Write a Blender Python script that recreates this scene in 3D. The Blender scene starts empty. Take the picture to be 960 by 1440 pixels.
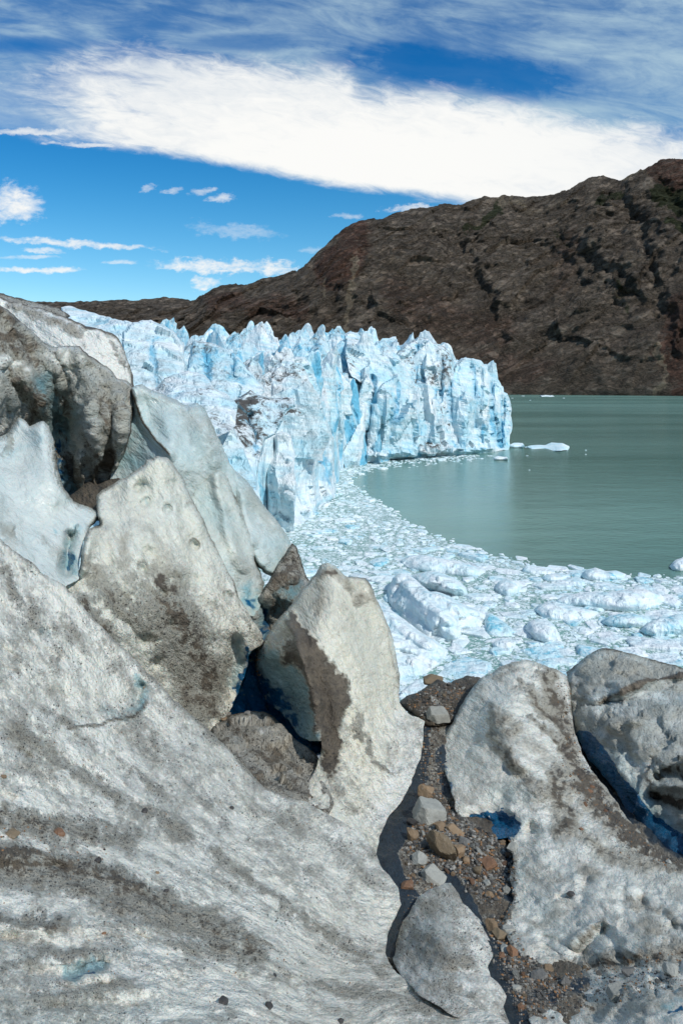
import bpy, bmesh, math, random
import numpy as np
C = bpy.context.scene
COL = C.collection
R = math.radians
random.seed(7)
rng = np.random.default_rng(11)

# ------------------------------------------------------------------ camera
F = 960.0            # focal length in photo pixels (960 x 1440 photo)
HZ = 540.0           # row of the true horizon
H = 30.0             # eye height above the lake (m)
cd = bpy.data.cameras.new('camera')
cam = bpy.data.objects.new('camera', cd); COL.objects.link(cam)
cam.location = (0, 0, H); cam.rotation_euler = (R(90), 0, 0)
cd.sensor_fit = 'VERTICAL'; cd.sensor_height = 36; cd.lens = 36 * F / 1440
cd.shift_y = -(720 - HZ) / 1440
cd.clip_start = 0.1; cd.clip_end = 20000
C.camera = cam

# ------------------------------------------------------------------ light
SUN_AZ, SUN_EL = 136, 46     # azimuth clockwise from the view direction
sl = bpy.data.lights.new('sun', 'SUN'); sl.energy = 3.5; sl.angle = R(0.6); sl.color = (1.0, 0.955, 0.89)
so = bpy.data.objects.new('sun', sl); COL.objects.link(so)
so.rotation_euler = (R(90 - SUN_EL), 0, R(180 - SUN_AZ))
so.location = (50, -30, 90)
C.view_settings.view_transform = 'Standard'; C.view_settings.look = 'None'
C.view_settings.gamma = 1; C.view_settings.exposure = 0.0
C.view_settings.use_curve_mapping = False
C.cycles.max_bounces = 6; C.cycles.diffuse_bounces = 3; C.cycles.glossy_bounces = 3
C.cycles.use_denoising = True

# ------------------------------------------------------------------ node helper
class E:
    def __init__(s, g, sock): s.g = g; s.s = sock
    def _m(s, op, *a, clamp=False):
        n = s.g.nodes.new('ShaderNodeMath'); n.operation = op; n.use_clamp = clamp
        for i, v in enumerate((s,) + a):
            if isinstance(v, E): s.g.links.new(v.s, n.inputs[i])
            else: n.inputs[i].default_value = v
        return E(s.g, n.outputs[0])
    def __add__(s, o): return s._m('ADD', o)
    __radd__ = __add__
    def __mul__(s, o): return s._m('MULTIPLY', o)
    __rmul__ = __mul__
    def __sub__(s, o): return s._m('SUBTRACT', o)
    def __rsub__(s, o): return (s * -1.0) + o
    def __truediv__(s, o): return s._m('DIVIDE', o)
    def max(s, o): return s._m('MAXIMUM', o)
    def min(s, o): return s._m('MINIMUM', o)
    def abs(s): return s._m('ABSOLUTE')
    def pow(s, o): return s._m('POWER', o)
    def clamp(s): return s._m('ADD', 0.0, clamp=True)
    def ss(s, a, b, lo=0.0, hi=1.0):
        n = s.g.nodes.new('ShaderNodeMapRange'); n.interpolation_type = 'SMOOTHSTEP'
        s.g.links.new(s.s, n.inputs['Value'])
        n.inputs['From Min'].default_value = a; n.inputs['From Max'].default_value = b
        n.inputs['To Min'].default_value = lo; n.inputs['To Max'].default_value = hi
        return E(s.g, n.outputs[0])

def vec(g, x, y, z=0.0):
    n = g.nodes.new('ShaderNodeCombineXYZ')
    for i, v in enumerate((x, y, z)):
        if isinstance(v, E): g.links.new(v.s, n.inputs[i])
        else: n.inputs[i].default_value = v
    return E(g, n.outputs[0])
def xyz(g, v):
    n = g.nodes.new('ShaderNodeSeparateXYZ'); g.links.new(v.s, n.inputs[0])
    return [E(g, n.outputs[i]) for i in range(3)]
def noise(g, v, scale=1.0, detail=4, rough=0.55, dist=0.0, out='Fac', kind=None):
    n = g.nodes.new('ShaderNodeTexNoise'); g.links.new(v.s, n.inputs['Vector'])
    if kind: n.noise_type = kind
    n.inputs['Scale'].default_value = scale; n.inputs['Detail'].default_value = detail
    n.inputs['Roughness'].default_value = rough; n.inputs['Distortion'].default_value = dist
    return E(g, n.outputs[out])
def voro(g, v, scale=1.0, feature='F1', out='Distance', rnd=1.0):
    n = g.nodes.new('ShaderNodeTexVoronoi'); n.feature = feature; g.links.new(v.s, n.inputs['Vector'])
    n.inputs['Scale'].default_value = scale; n.inputs['Randomness'].default_value = rnd
    return E(g, n.outputs[out])
def mixc(g, f, a, b, mode='MIX'):
    n = g.nodes.new('ShaderNodeMix'); n.data_type = 'RGBA'; n.blend_type = mode
    for k, v in ((0, f), (6, a), (7, b)):
        if isinstance(v, E): g.links.new(v.s, n.inputs[k])
        elif k == 0: n.inputs[k].default_value = v
        else: n.inputs[k].default_value = (*v, 1.0)
    return E(g, n.outputs[2])
def attr(g, name, out='Fac'):
    n = g.nodes.new('ShaderNodeAttribute'); n.attribute_name = name
    return E(g, n.outputs[out])
def curve(g, v, pts, x0, x1, y0, y1):
    """piecewise curve v in [x0,x1] -> value in [y0,y1]"""
    t = (v - x0) / (x1 - x0)
    n = g.nodes.new('ShaderNodeFloatCurve'); g.links.new(t.clamp().s, n.inputs['Value'])
    c = n.mapping.curves[0]
    P = [((px - x0) / (x1 - x0), (py - y0) / (y1 - y0)) for px, py in pts]
    c.points[0].location = P[0]; c.points[1].location = P[-1]
    for p in P[1:-1]: c.points.new(*p)
    n.mapping.update()
    return E(g, n.outputs[0]) * (y1 - y0) + y0
def new_mat(name):
    m = bpy.data.materials.new(name); m.use_nodes = True
    g = m.node_tree; b = g.nodes['Principled BSDF']
    return m, g, b
def setin(g, b, name, v):
    if isinstance(v, E): g.links.new(v.s, b.inputs[name])
    elif isinstance(v, tuple): b.inputs[name].default_value = (*v, 1.0)
    else: b.inputs[name].default_value = v
def bump(g, b, h, dist=0.1, strength=1.0):
    n = g.nodes.new('ShaderNodeBump'); n.inputs['Strength'].default_value = strength
    n.inputs['Distance'].default_value = dist
    g.links.new(h.s, n.inputs['Height']); g.links.new(n.outputs[0], b.inputs['Normal'])
def geo_pos(g):
    return E(g, g.nodes.new('ShaderNodeNewGeometry').outputs['Position'])

# ------------------------------------------------------------------ sky
W = bpy.data.worlds.new('World'); C.world = W; W.use_nodes = True
g = W.node_tree; bg = g.nodes['Background']
sky = g.nodes.new('ShaderNodeTexSky'); sky.sky_type = 'NISHITA'; sky.sun_disc = False
sky.sun_elevation = R(SUN_EL); sky.sun_rotation = R(SUN_AZ); sky.altitude = 300
sky.air_density = 1.0; sky.dust_density = 0.3; sky.ozone_density = 2.0
tc = g.nodes.new('ShaderNodeTexCoord')
dx, dy, dz = xyz(g, E(g, tc.outputs['Generated']))
ay = dy.abs().max(0.08)
U = dx / ay * 960 + 480          # azimuth and elevation measured as photo columns and rows
V = 540 - dz / ay * 960
p0 = vec(g, U / 100, V / 100)
wx = (noise(g, p0, 0.9, 5, 0.6) - 0.5)
wy = (noise(g, vec(g, U / 100 + 37, V / 100), 1.1, 6, 0.65) - 0.5)
wx2 = (noise(g, vec(g, U / 100, V / 60, 11), 3.2, 5, 0.65) - 0.5) * 2
wy2 = (noise(g, vec(g, U / 60, V / 40, 15), 2.2, 5, 0.65) - 0.5) * 2
cf = noise(g, vec(g, U / 60, V / 26, 21), 2.4, 7, 0.7, 0.3)
fine = noise(g, vec(g, (U + V * 0.5) / 100, (V - U * 0.22) / 32, 3), 2.2, 8, 0.68, 0.6)
wisp = noise(g, vec(g, (U * 0.95 + V * 0.3) / 260, (V * 0.95 - U * 0.16) / 62, 9), 1.4, 8, 0.62, 1.0)
broad = noise(g, vec(g, U / 420, V / 150, 5), 1.3, 4, 0.5, 0.4)
upper = curve(g, U, [(-400, 60), (0, 100), (95, 78), (175, 62), (260, 74), (400, 90), (480, 96), (515, 118), (600, 124), (700, 140), (800, 160), (900, 178), (1400, 220)], -400, 1400, 0, 400)
lower = curve(g, U, [(-400, 120), (0, 186), (70, 200), (180, 212), (240, 222), (340, 236), (430, 256), (520, 269), (620, 279), (760, 300), (1400, 360)], -400, 1400, 0, 400)
lowm = (lower - V + wy * 16 + (fine - 0.5) * 22 + (wisp - 0.5) * 14).ss(-5, 15)
upm = (V - upper + wx * 40 + (fine - 0.5) * 56).ss(-14, 34)
leftden = (U + (wisp - 0.5) * 420 + (fine - 0.5) * 160 - 60).ss(-60, 150, 0.12, 1.0)
rightden = U.ss(560, 1000, 1.0, 0.92)
band = lowm * upm * leftden * rightden
# high veil above the band with one blue gap
gapx = (U - 660) / 260; gapy = (V - (100 + (U - 650) * 0.14)) / 42
gap = (1.0 - (gapx * gapx + gapy * gapy) + wx * 1.6 + (fine - 0.5) * 1.2).ss(0.0, 0.9)
gx2 = (U - 345) / 120; gy2 = (V - 60) / 16
gap2 = (1.0 - (gx2 * gx2 + gy2 * gy2) + wx * 1.5 + (fine - 0.5) * 1.2).ss(0.0, 1.0)
gx3 = (U - 30) / 130; gy3 = (V - 62) / 16
gap3 = (1.0 - (gx3 * gx3 + gy3 * gy3) + wx * 1.5 + (fine - 0.5)).ss(0.0, 1.0)
veilmask = (lower - V).ss(-4, 16)
veil = (wisp * 0.55 + broad * 0.65 + (fine - 0.5) * 0.22 - U.ss(620, 100) * 0.02).ss(0.44, 0.82, 0.10, 0.80) * (1 - gap * 0.94) * (1 - gap2 * 0.7) * (1 - gap3 * 0.75) * veilmask
cl = [band]
def puff(cx, cy, rx, ry, dens=1.0, tilt=0.0, w=0.8, f=1.2):
    ex = (U - cx + wx2 * 26) / rx; ey = (V - cy - (U - cx) * tilt + wy2 * min(26, ry * 1.6)) / ry
    ey = ey.max(ey * -0.8)
    m = (1.0 - (ex * ex + ey * ey) + (cf - 0.5) * (f * 1.9) - 0.1).ss(0.0, 1.15) * dens
    cl.append(m)
for a in [(18, 290, 50, 30, 1.0, 0.05, 0.5, 0.9), (105, 343, 150, 6, 0.85, 0.06), (62, 353, 40, 5, 0.7, 0.05), (55, 380, 82, 5, 0.9),
          (300, 375, 98, 12, 0.95, 0.03), (392, 379, 36, 15, 1.0), (290, 398, 24, 10, 0.9), (244, 269, 17, 6, 0.5, -.1), (281, 270, 20, 6, 0.5, -.1),
          (310, 279, 24, 7, 0.65, -.1), (211, 265, 12, 7, 0.5), (580, 293, 46, 6, 0.75, -0.06), (490, 304, 32, 5, 0.4), (172, 369, 28, 4, 0.55),
          (60, 186, 150, 6, 0.8, 0.0), (120, 204, 70, 4, 0.8, 0.05), (330, 326, 80, 12, 0.3, 0.1), (440, 352, 26, 5, 0.3), (40, 362, 60, 3, 0.5)]:
    puff(*a)
m = cl[0]
for q in cl[1:]: m = m.max(q)
cloudshade = mixc(g, (broad * 0.6 + fine * 0.4 + (V - 170) * 0.0006).ss(0.3, 0.62), (0.70, 0.76, 0.82), (0.97, 0.97, 0.95))
hs = g.nodes.new('ShaderNodeHueSaturation'); hs.inputs['Saturation'].default_value = 1.45; hs.inputs['Value'].default_value = 1.6; hs.inputs['Hue'].default_value = 0.487
g.links.new(sky.outputs[0], hs.inputs['Color'])
SKS = 0.085
skc = mixc(g, 1.0, E(g, hs.outputs[0]), (SKS, SKS, SKS), 'MULTIPLY')
deep = mixc(g, (V).ss(430, 40), (1.0, 1.0, 1.0), (0.26, 0.66, 0.92))
skc = mixc(g, 1.0, skc, deep, 'MULTIPLY')
c1 = mixc(g, veil, skc, (0.50, 0.67, 0.75))
c2 = mixc(g, m, c1, cloudshade)
g.links.new(c2.s, bg.inputs[0]); bg.inputs[1].default_value = 1.0
W.cycles.sampling_method = 'MANUAL'; W.cycles.sample_map_resolution = 1024

# ------------------------------------------------------------------ numpy noise
_perm = np.random.default_rng(3).permutation(256).astype(np.int64)
_perm = np.concatenate([_perm, _perm, _perm])
_gr = np.random.default_rng(4).normal(size=(256, 3)); _gr /= np.linalg.norm(_gr, axis=1)[:, None]
def perlin(P):
    P = np.asarray(P, float); i = np.floor(P).astype(np.int64); f = P - i; i &= 255
    u = f * f * f * (f * (f * 6 - 15) + 10)
    out = np.zeros(P.shape[:-1])
    for a in (0, 1):
        wa = u[..., 0] if a else 1 - u[..., 0]
        ha = _perm[i[..., 0] + a]
        for b in (0, 1):
            wb = wa * (u[..., 1] if b else 1 - u[..., 1])
            hb = _perm[ha + i[..., 1] + b]
            for c in (0, 1):
                gr = _gr[_perm[hb + i[..., 2] + c]]
                d = gr[..., 0] * (f[..., 0] - a) + gr[..., 1] * (f[..., 1] - b) + gr[..., 2] * (f[..., 2] - c)
                out += wb * (u[..., 2] if c else 1 - u[..., 2]) * d
    return out * 1.6
def fbm(P, oct=4, gain=0.5, lac=2.07, ridged=False):
    s = 0; a = 1.0; t = 0; P = np.asarray(P, float)
    for k in range(oct):
        n = perlin(P * (lac ** k) + 17.3 * k)
        if ridged: n = 1 - 2 * np.abs(n)
        s = s + a * n; t += a; a *= gain
    return s / t
def facet(P, seed=0):
    """cells with their own tilt: broken flat faces"""
    P = np.asarray(P, float); i = np.floor(P).astype(np.int64); best = np.full(P.shape[:-1], 1e9); val = np.zeros(P.shape[:-1])
    for a in (-1, 0, 1):
        for b in (-1, 0, 1):
            for c in (-1, 0, 1):
                ci = i + np.array([a, b, c]); h = _perm[_perm[_perm[(ci[..., 0] + seed) & 255] + (ci[..., 1] & 255)] + (ci[..., 2] & 255)]
                jit = 0.5 + 0.42 * _gr[h]; d = P - (ci + jit); dd = (d * d).sum(-1)
                v = (d * _gr[(h * 7 + 13) & 255]).sum(-1) + 0.5 * _gr[(h * 3 + 5) & 255][..., 0]
                mk = dd < best; best = np.where(mk, dd, best); val = np.where(mk, v, val)
    return val
def sstep(x, a, b):
    t = np.clip((x - a) / (b - a), 0, 1); return t * t * (3 - 2 * t)
def seg_dist(X, Y, pts, closed=False):
    pts = np.asarray(pts, float); n = len(pts); best = np.full(X.shape, 1e9)
    for k in range(n if closed else max(1, n - 1)):
        a = pts[k]; b = pts[(k + 1) % n] if n > 1 else a; d = b - a; L = d @ d + 1e-9
        t = np.clip(((X - a[0]) * d[0] + (Y - a[1]) * d[1]) / L, 0, 1)
        best = np.minimum(best, (X - a[0] - t * d[0]) ** 2 + (Y - a[1] - t * d[1]) ** 2)
    return np.sqrt(best)
def inside(X, Y, pts):
    pts = np.asarray(pts, float); n = len(pts); r = np.zeros(X.shape, bool)
    for k in range(n):
        a = pts[k]; b = pts[(k + 1) % n]
        if a[1] == b[1]: continue
        c = ((a[1] > Y) != (b[1] > Y)) & (X < (b[0] - a[0]) * (Y - a[1]) / (b[1] - a[1]) + a[0])
        r ^= c
    return r
def sdist(X, Y, pts):
    d = seg_dist(X, Y, pts, True); return np.where(inside(X, Y, pts), d, -d)
def rbf(ctrl, c=45.0):
    ctrl = np.unique(np.round(np.asarray(ctrl, float), 4), axis=0); _, ui = np.unique(ctrl[:, :2], axis=0, return_index=True); ctrl = ctrl[ui]; P = ctrl[:, :2]; v = np.log(ctrl[:, 2]); n = len(P)
    K = lambda A, B: np.sqrt(((A[:, None] - B[None]) ** 2).sum(-1) + c * c) / 500
    M = np.zeros((n + 3, n + 3)); M[:n, :n] = K(P, P); M[:n, n] = 1; M[:n, n + 1:] = P / 500; M[n:, :n] = M[:n, n:].T
    w = np.linalg.lstsq(M, np.concatenate([v, [0, 0, 0]]), rcond=1e-9)[0]
    def f(X, Y):
        s = X.shape; Q = np.stack([X.ravel(), Y.ravel()], 1); o = np.empty(len(Q))
        for i in range(0, len(Q), 50000):
            q = Q[i:i + 50000]; o[i:i + 50000] = K(q, P) @ w[:n] + w[n] + q @ w[n + 1:] / 500
        return np.exp(o).reshape(s)
    return f
def unproj(X, Y, D):
    return np.stack([(X - 480) / F * D, D, H - (Y - HZ) / F * D], -1)
def jitter_outline(pts, amp, seed, step=3.0):
    pts = np.asarray(pts, float); out = []
    n = len(pts)
    for k in range(n):
        a, b = pts[k], pts[(k + 1) % n]; m = max(1, int(np.linalg.norm(b - a) / step))
        for j in range(m): out.append(a + (b - a) * j / m)
    out = np.array(out)
    q = np.concatenate([out / 20.0, np.full((len(out), 1), seed * 3.7)], 1)
    out[:, 0] += amp * 1.4 * fbm(q, 5, 0.72); out[:, 1] += amp * 1.4 * fbm(q + 91, 5, 0.72)
    return out

# ------------------------------------------------------------------ object helpers
def link(name, verts, faces, mat, smooth=True, attrs=None, parent=None):
    me = bpy.data.meshes.new(name)
    verts = np.asarray(verts, np.float32)
    if isinstance(faces, np.ndarray):
        nf, k = faces.shape
        me.vertices.add(len(verts)); me.vertices.foreach_set('co', verts.ravel())
        me.loops.add(nf * k); me.loops.foreach_set('vertex_index', faces.astype(np.int32).ravel())
        me.polygons.add(nf); me.polygons.foreach_set('loop_start', np.arange(0, nf * k, k, dtype=np.int32))
        me.update(calc_edges=True)
    else:
        me.from_pydata(verts.tolist(), [], faces)
    me.polygons.foreach_set('use_smooth', np.full(len(me.polygons), smooth))
    for n, a in (attrs or {}).items():
        at = me.attributes.new(n, 'FLOAT' if a.ndim == 1 else 'FLOAT_VECTOR', 'POINT')
        at.data.foreach_set('value' if a.ndim == 1 else 'vector', a.astype(np.float32).ravel())
    me.update()
    if mat: me.materials.append(mat)
    o = bpy.data.objects.new(name, me); COL.objects.link(o)
    if parent: o.parent = parent
    return o
def tag(o, label=None, cat=None, group=None, kind=None):
    if label: o['label'] = label
    if cat: o['category'] = cat
    if group: o['group'] = group
    if kind: o['kind'] = kind
    return o
def recentre(o):
    """put the object's origin at its base"""
    me = o.data; n = len(me.vertices); a = np.empty(n * 3, np.float32); me.vertices.foreach_get('co', a); a = a.reshape(-1, 3)
    c = np.array([a[:, 0].mean(), a[:, 1].mean(), a[:, 2].min()], np.float32)
    a -= c; me.vertices.foreach_set('co', a.ravel()); o.location = c.tolist(); me.update()

# ------------------------------------------------------------------ materials
def dirty_ice_mat():
    m, g, b = new_mat('dirty_glacier_ice')
    P = geo_pos(g)
    dirt = attr(g, 'dirt'); blue = attr(g, 'blue'); deepb = attr(g, 'deep'); warm = attr(g, 'warm')
    flow = attr(g, 'flow', 'Vector'); iso = attr(g, 'iso', 'Vector')
    n1 = noise(g, flow, 1.0, 8, 0.7, 0.4)
    n2 = noise(g, iso, 0.9, 9, 0.72, 0.3)
    n3 = noise(g, iso, 7.0, 4, 0.75)
    n4 = noise(g, flow, 5.0, 5, 0.7)
    nb = noise(g, iso, 0.22, 4, 0.6)
    oi = g.nodes.new('ShaderNodeObjectInfo'); odp, odg, _o = xyz(g, E(g, oi.outputs['Color']))
    gn = attr(g, 'grain'); gk = gn * 0.72 + 0.28
    k = dirt + (nb - 0.5) * 0.6 + ((n1 - 0.5) * 1.25 + (n2 - 0.5) * 0.9 + (n3 - 0.5) * 0.8 + (n4 - 0.5) * 0.6) * gk
    film = k.ss(-0.06, 0.60); mud = k.ss(0.50, 0.92)
    clean = mixc(g, (warm + (n2 - 0.5) * 0.5).clamp(), (0.73, 0.73, 0.67), (0.68, 0.645, 0.50))
    clean = mixc(g, n4.ss(0.35, 0.65), clean, mixc(g, 0.5, clean, (0.66, 0.68, 0.66)))
    clean = mixc(g, (0.75 - gn).clamp() * 0.75, clean, mixc(g, warm, (0.44, 0.50, 0.49), (0.50, 0.50, 0.43)))
    c = mixc(g, film * 0.80, clean, (0.355, 0.325, 0.255))
    bl = (blue + (n2 - 0.5) * 0.5 * blue.ss(0.02, 0.2)).clamp()
    c = mixc(g, bl * (1 - mud * 0.7), c, (0.20, 0.395, 0.435))
    mudc = mixc(g, n2.ss(0.35, 0.65), (0.066, 0.054, 0.040), (0.140, 0.114, 0.080))
    c = mixc(g, mud * (1 - deepb * 0.85), c, mudc)
    c = mixc(g, (deepb + (n2 - 0.5) * 0.5 * deepb.ss(0.02, 0.2)).ss(0.25, 0.6), c, mixc(g, odg, (0.035, 0.30, 0.56), mixc(g, odp, (0.020, 0.033, 0.045), (0.004, 0.088, 0.190))))  # low green object colour brightens the deep blue, painting a glow through the ice
    vr = noise(g, iso, 0.55, 6, 0.65)
    vd = voro(g, iso, 3.2)
    gr = vd.ss(0.24, 0.13) * (vr + dirt * 0.40 + (n1 - 0.5) * 0.5).ss(0.53, 0.62)
    vd2 = voro(g, iso, 8.0)
    gr2 = vd2.ss(0.34, 0.2) * (vr + dirt * 0.5 + (n4 - 0.5) * 0.6).ss(0.50, 0.64)
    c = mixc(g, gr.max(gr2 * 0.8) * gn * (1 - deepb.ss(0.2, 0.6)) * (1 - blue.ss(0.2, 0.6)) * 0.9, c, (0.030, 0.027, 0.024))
    setin(g, b, 'Base Color', c)
    setin(g, b, 'Roughness', (0.20 + film * 0.4 * gk + gn * 0.12 - deepb * 0.1).max(0.10))
    setin(g, b, 'Subsurface Weight', (0.35 - film * 0.4).clamp()); b.inputs['Subsurface Radius'].default_value = (0.4, 0.8, 1.0); setin(g, b, 'Subsurface Scale', 0.12)
    setin(g, b, 'Specular IOR Level', 0.5)
    sc = attr(g, 'pxm')
    h = (noise(g, flow, 1.3, 5, 0.62) * 26 + noise(g, iso, 0.9, 4, 0.55) * 12 + noise(g, iso, 3.0, 5, 0.7) * (0.8 + film * 5.0) + n3 * film * 2.5 + gr * 1.2 + mud * 1.5) * sc * gk * (film * 0.1 + 0.9)
    bump(g, b, h, 1.0, 1.0)
    return m
ICE = dirty_ice_mat()

def clean_ice_mat(name='glacier_front_ice', white=(0.80, 0.86, 0.885), pale=(0.45, 0.71, 0.81), blue=(0.16, 0.50, 0.70), sc=1.0, dirtk=1.0):
    m, g, b = new_mat(name)
    P = geo_pos(g); x, y, z = xyz(g, P)
    oi = g.nodes.new('ShaderNodeObjectInfo'); ocr = g.nodes.new('ShaderNodeSeparateColor'); g.links.new(oi.outputs['Color'], ocr.inputs[0])
    od = E(g, ocr.outputs[0]); ob = E(g, ocr.outputs[1])
    Ps = vec(g, x * sc, y * sc, z * sc)
    n1 = noise(g, Ps, 0.10, 5, 0.6, 0.5)
    fl = noise(g, vec(g, x * sc * 0.32, y * sc * 0.32, z * sc * 0.05), 1.0, 6, 0.65, 0.6)
    strata = noise(g, vec(g, x * sc * 0.06, y * sc * 0.06, z * sc * 0.9 + x * sc * 0.12), 1.0, 5, 0.6)
    c = mixc(g, (n1 * 0.6 + strata * 0.5 + ob * 0.25).ss(0.44, 0.74), white, pale)
    c = mixc(g, (fl * 0.6 + n1 * 0.4 + ob * 0.22).ss(0.59, 0.70), c, blue)
    c = mixc(g, attr(g, 'blue') * 0.9, c, (0.10, 0.44, 0.66))
    gm = g.nodes.new('ShaderNodeNewGeometry'); nx, ny, nz = xyz(g, E(g, gm.outputs['Normal']))
    vn = noise(g, vec(g, x * sc * 0.25 + z * sc * 0.2, y * sc * 0.25, z * sc * 0.22), 1.0, 7, 0.72, 1.2)
    crack = 1 - (vn - 0.5).abs() * 2
    pn = noise(g, Ps, 0.07, 4, 0.6)
    fd = noise(g, Ps, 0.55, 8, 0.75)
    dm = (crack.ss(0.90, 0.995) * fd.ss(0.38, 0.6) * 0.6 + (pn * 0.5 + fd * 0.6).ss(0.55, 0.68) * 0.75) * ((nz * 0.75 + 0.1).ss(0.1, 0.62) * od).max((od - 1.2).clamp() * 0.55) * pn.ss(0.35, 0.6)
    c = mixc(g, (dm * dirtk).clamp(), c, (0.085, 0.08, 0.075))
    setin(g, b, 'Base Color', c); setin(g, b, 'Roughness', 0.55); setin(g, b, 'Specular IOR Level', 0.3)
    cellv = voro(g, vec(g, x * sc * 0.22 + fl * 1.5, y * sc * 0.22, z * sc * 0.10 + n1 * 2), 1.0, 'F1')
    h = noise(g, vec(g, x * sc * 0.5, y * sc * 0.5, z * sc * 0.16), 1.0, 6, 0.62, 0.3) * 2.0 + strata * 0.3 + cellv * 1.6
    bump(g, b, h, 1.0 / sc, 0.85)
    return m
FRONT = clean_ice_mat()
BERG = clean_ice_mat('floating_ice', (0.84, 0.90, 0.92), (0.58, 0.80, 0.86), (0.22, 0.56, 0.70), 3.0, 0.0)

# ------------------------------------------------------------------ relief solids
class Piece: pass
def relief(name, outline, ctrl, label=None, cat=None, group=None, kind=None, step=2.4, jit=3.0, rw=14, rd=0.05, thick=0.16,
           bumps=(), dirt0=0.15, dstrokes=(), bstrokes=(), pstrokes=(), wstrokes=(), flow=45, fscale=(60, 16), amp=(0.10, 0.03), nscale=1.2, dn=0.35,
           mat=None, warm0=0.0, seed=1, crest_dirt=0.5, fl_amp=0.03, backk=1.0, cw=4.0, fade=None, grain=1.0, blue0=0.0, sharp=False, flowrbf=None, flat_=False, fc=0.0, fcs=1.0):
    rw = rw * 0.5
    out = jitter_outline(outline, jit, seed)
    x0, y0 = out.min(0) - step; x1, y1 = out.max(0) + step
    xs = np.arange(x0, x1 + step, step); ys = np.arange(y0, y1 + step, step)
    X, Y = np.meshgrid(xs, ys)
    cin = inside((X + step / 2)[:-1, :-1], (Y + step / 2)[:-1, :-1], out)
    used = np.zeros(X.shape, bool)
    for a in (0, 1):
        for c in (0, 1): used[a:a + cin.shape[0], c:c + cin.shape[1]] |= cin
    nb = np.zeros(X.shape, int)
    for a in (0, 1):
        for c in (0, 1): nb[a:a + cin.shape[0], c:c + cin.shape[1]] += cin
    bd = used & (nb < 4)
    # snap border vertices on the outline
    bx, by = X[bd], Y[bd]; best = np.full(bx.shape, 1e9); sx = bx.copy(); sy = by.copy()
    n = len(out)
    for k in range(n):
        a, b2 = out[k], out[(k + 1) % n]; d = b2 - a; L = d @ d + 1e-9
        t = np.clip(((bx - a[0]) * d[0] + (by - a[1]) * d[1]) / L, 0, 1)
        qx = a[0] + t * d[0]; qy = a[1] + t * d[1]; dd = (bx - qx) ** 2 + (by - qy) ** 2
        mk = dd < best; best[mk] = dd[mk]; sx[mk] = qx[mk]; sy[mk] = qy[mk]
    X = X.copy(); Y = Y.copy(); X[bd] = sx; Y[bd] = sy
    idx = -np.ones(X.shape, int); idx[used] = np.arange(used.sum())
    px = X[used]; py = Y[used]; isb = bd[used]
    sd = seg_dist(px, py, out, True); sd[isb] = 0
    D = rbf(ctrl)(px, py)
    base = D.copy()
    # domain warp of painted features
    q = np.stack([px / 38, py / 38, np.full(px.shape, seed * 1.7)], 1)
    wxx = fbm(q, 4, 0.6) * 16; wyy = fbm(q + 50, 4, 0.6) * 16
    q4 = fbm(q * 4.3 + 7, 4, 0.65) * 11; q5 = fbm(q * 4.3 + 61, 4, 0.65) * 11
    PX, PY = px + wxx + q4, py + wyy + q5
    brk = np.clip(0.80 + fbm(q * 3.1 + 33, 5, 0.65) * 1.5, 0.25, 1)
    for pts, w, a in bumps:
        d = seg_dist(px + wxx * 0.35, py + wyy * 0.35, pts); D = D - a * (np.exp(-d / w * 1.5) if sharp else np.exp(-(d / w) ** 2))
    fadew = np.ones(px.shape) if fade is None else sstep(py, fade[1], fade[0])
    t = np.clip(sd / rw, 0, 1); prof = (1 - np.sqrt(1 - (1 - t) ** 2)) * fadew
    D = D * (1 + rd * prof)
    P = unproj(px, py, D)
    # displacement along the view-facing normal
    Pg = np.zeros(X.shape + (3,)); Pg[used] = P
    gx = np.gradient(np.where(used[..., None], Pg, 0), axis=1); gy = np.gradient(np.where(used[..., None], Pg, 0), axis=0)
    N = np.cross(gy, gx)[used]; N /= np.linalg.norm(N, axis=1)[:, None] + 1e-9
    view = unproj(px, py, np.ones(px.shape)) - np.array([0, 0, H]); view /= np.linalg.norm(view, axis=1)[:, None]
    N *= -np.sign((N * view).sum(1))[:, None]
    # keep displacement from sliding silhouettes: use mix of normal and view direction
    Nd = N * 0.55 - view * 0.45
    th = math.radians(flow); ca, sa = math.cos(th), math.sin(th)
    fu = (px * ca + py * sa) / fscale[0]; fv = (-px * sa + py * ca) / fscale[1]
    if flowrbf: fv = flowrbf(px, py) * 500 / fscale[1]; fu = px / fscale[0]
    fl = np.stack([fu + wxx / 60, fv + wyy / 60, np.full(px.shape, seed * 5.1)], 1)
    big = fbm(P / nscale + seed, 4, 0.5); sm = fbm(P / (nscale * 0.22) + seed * 3, 3, 0.55)
    flw = fbm(fl * 1.0, 5, 0.6, ridged=False)
    scal = fbm(P / (nscale * 0.42) + 31, 2, 0.5, ridged=True)
    fac = facet(P / (nscale * fcs * np.array([.75, .75, 1.5 if mat else 1.0])) + fbm(P / nscale, 2)[:, None] * 0.5, seed) * fc if fc else 0.0
    edge = sstep(sd, 0, 9)
    P = P + Nd * ((big * amp[0] + sm * amp[1] + flw * fl_amp + scal * amp[1] * 0.8 + fac) * edge)[:, None]
    # painted maps
    dirt = dirt0 + fbm(fl * 0.6 + 9, 4, 0.6) * dn + fbm(P * 0.7 + seed, 3) * dn * 0.5 + fbm(q * 5, 3, 0.65) * dn * 0.35
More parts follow.
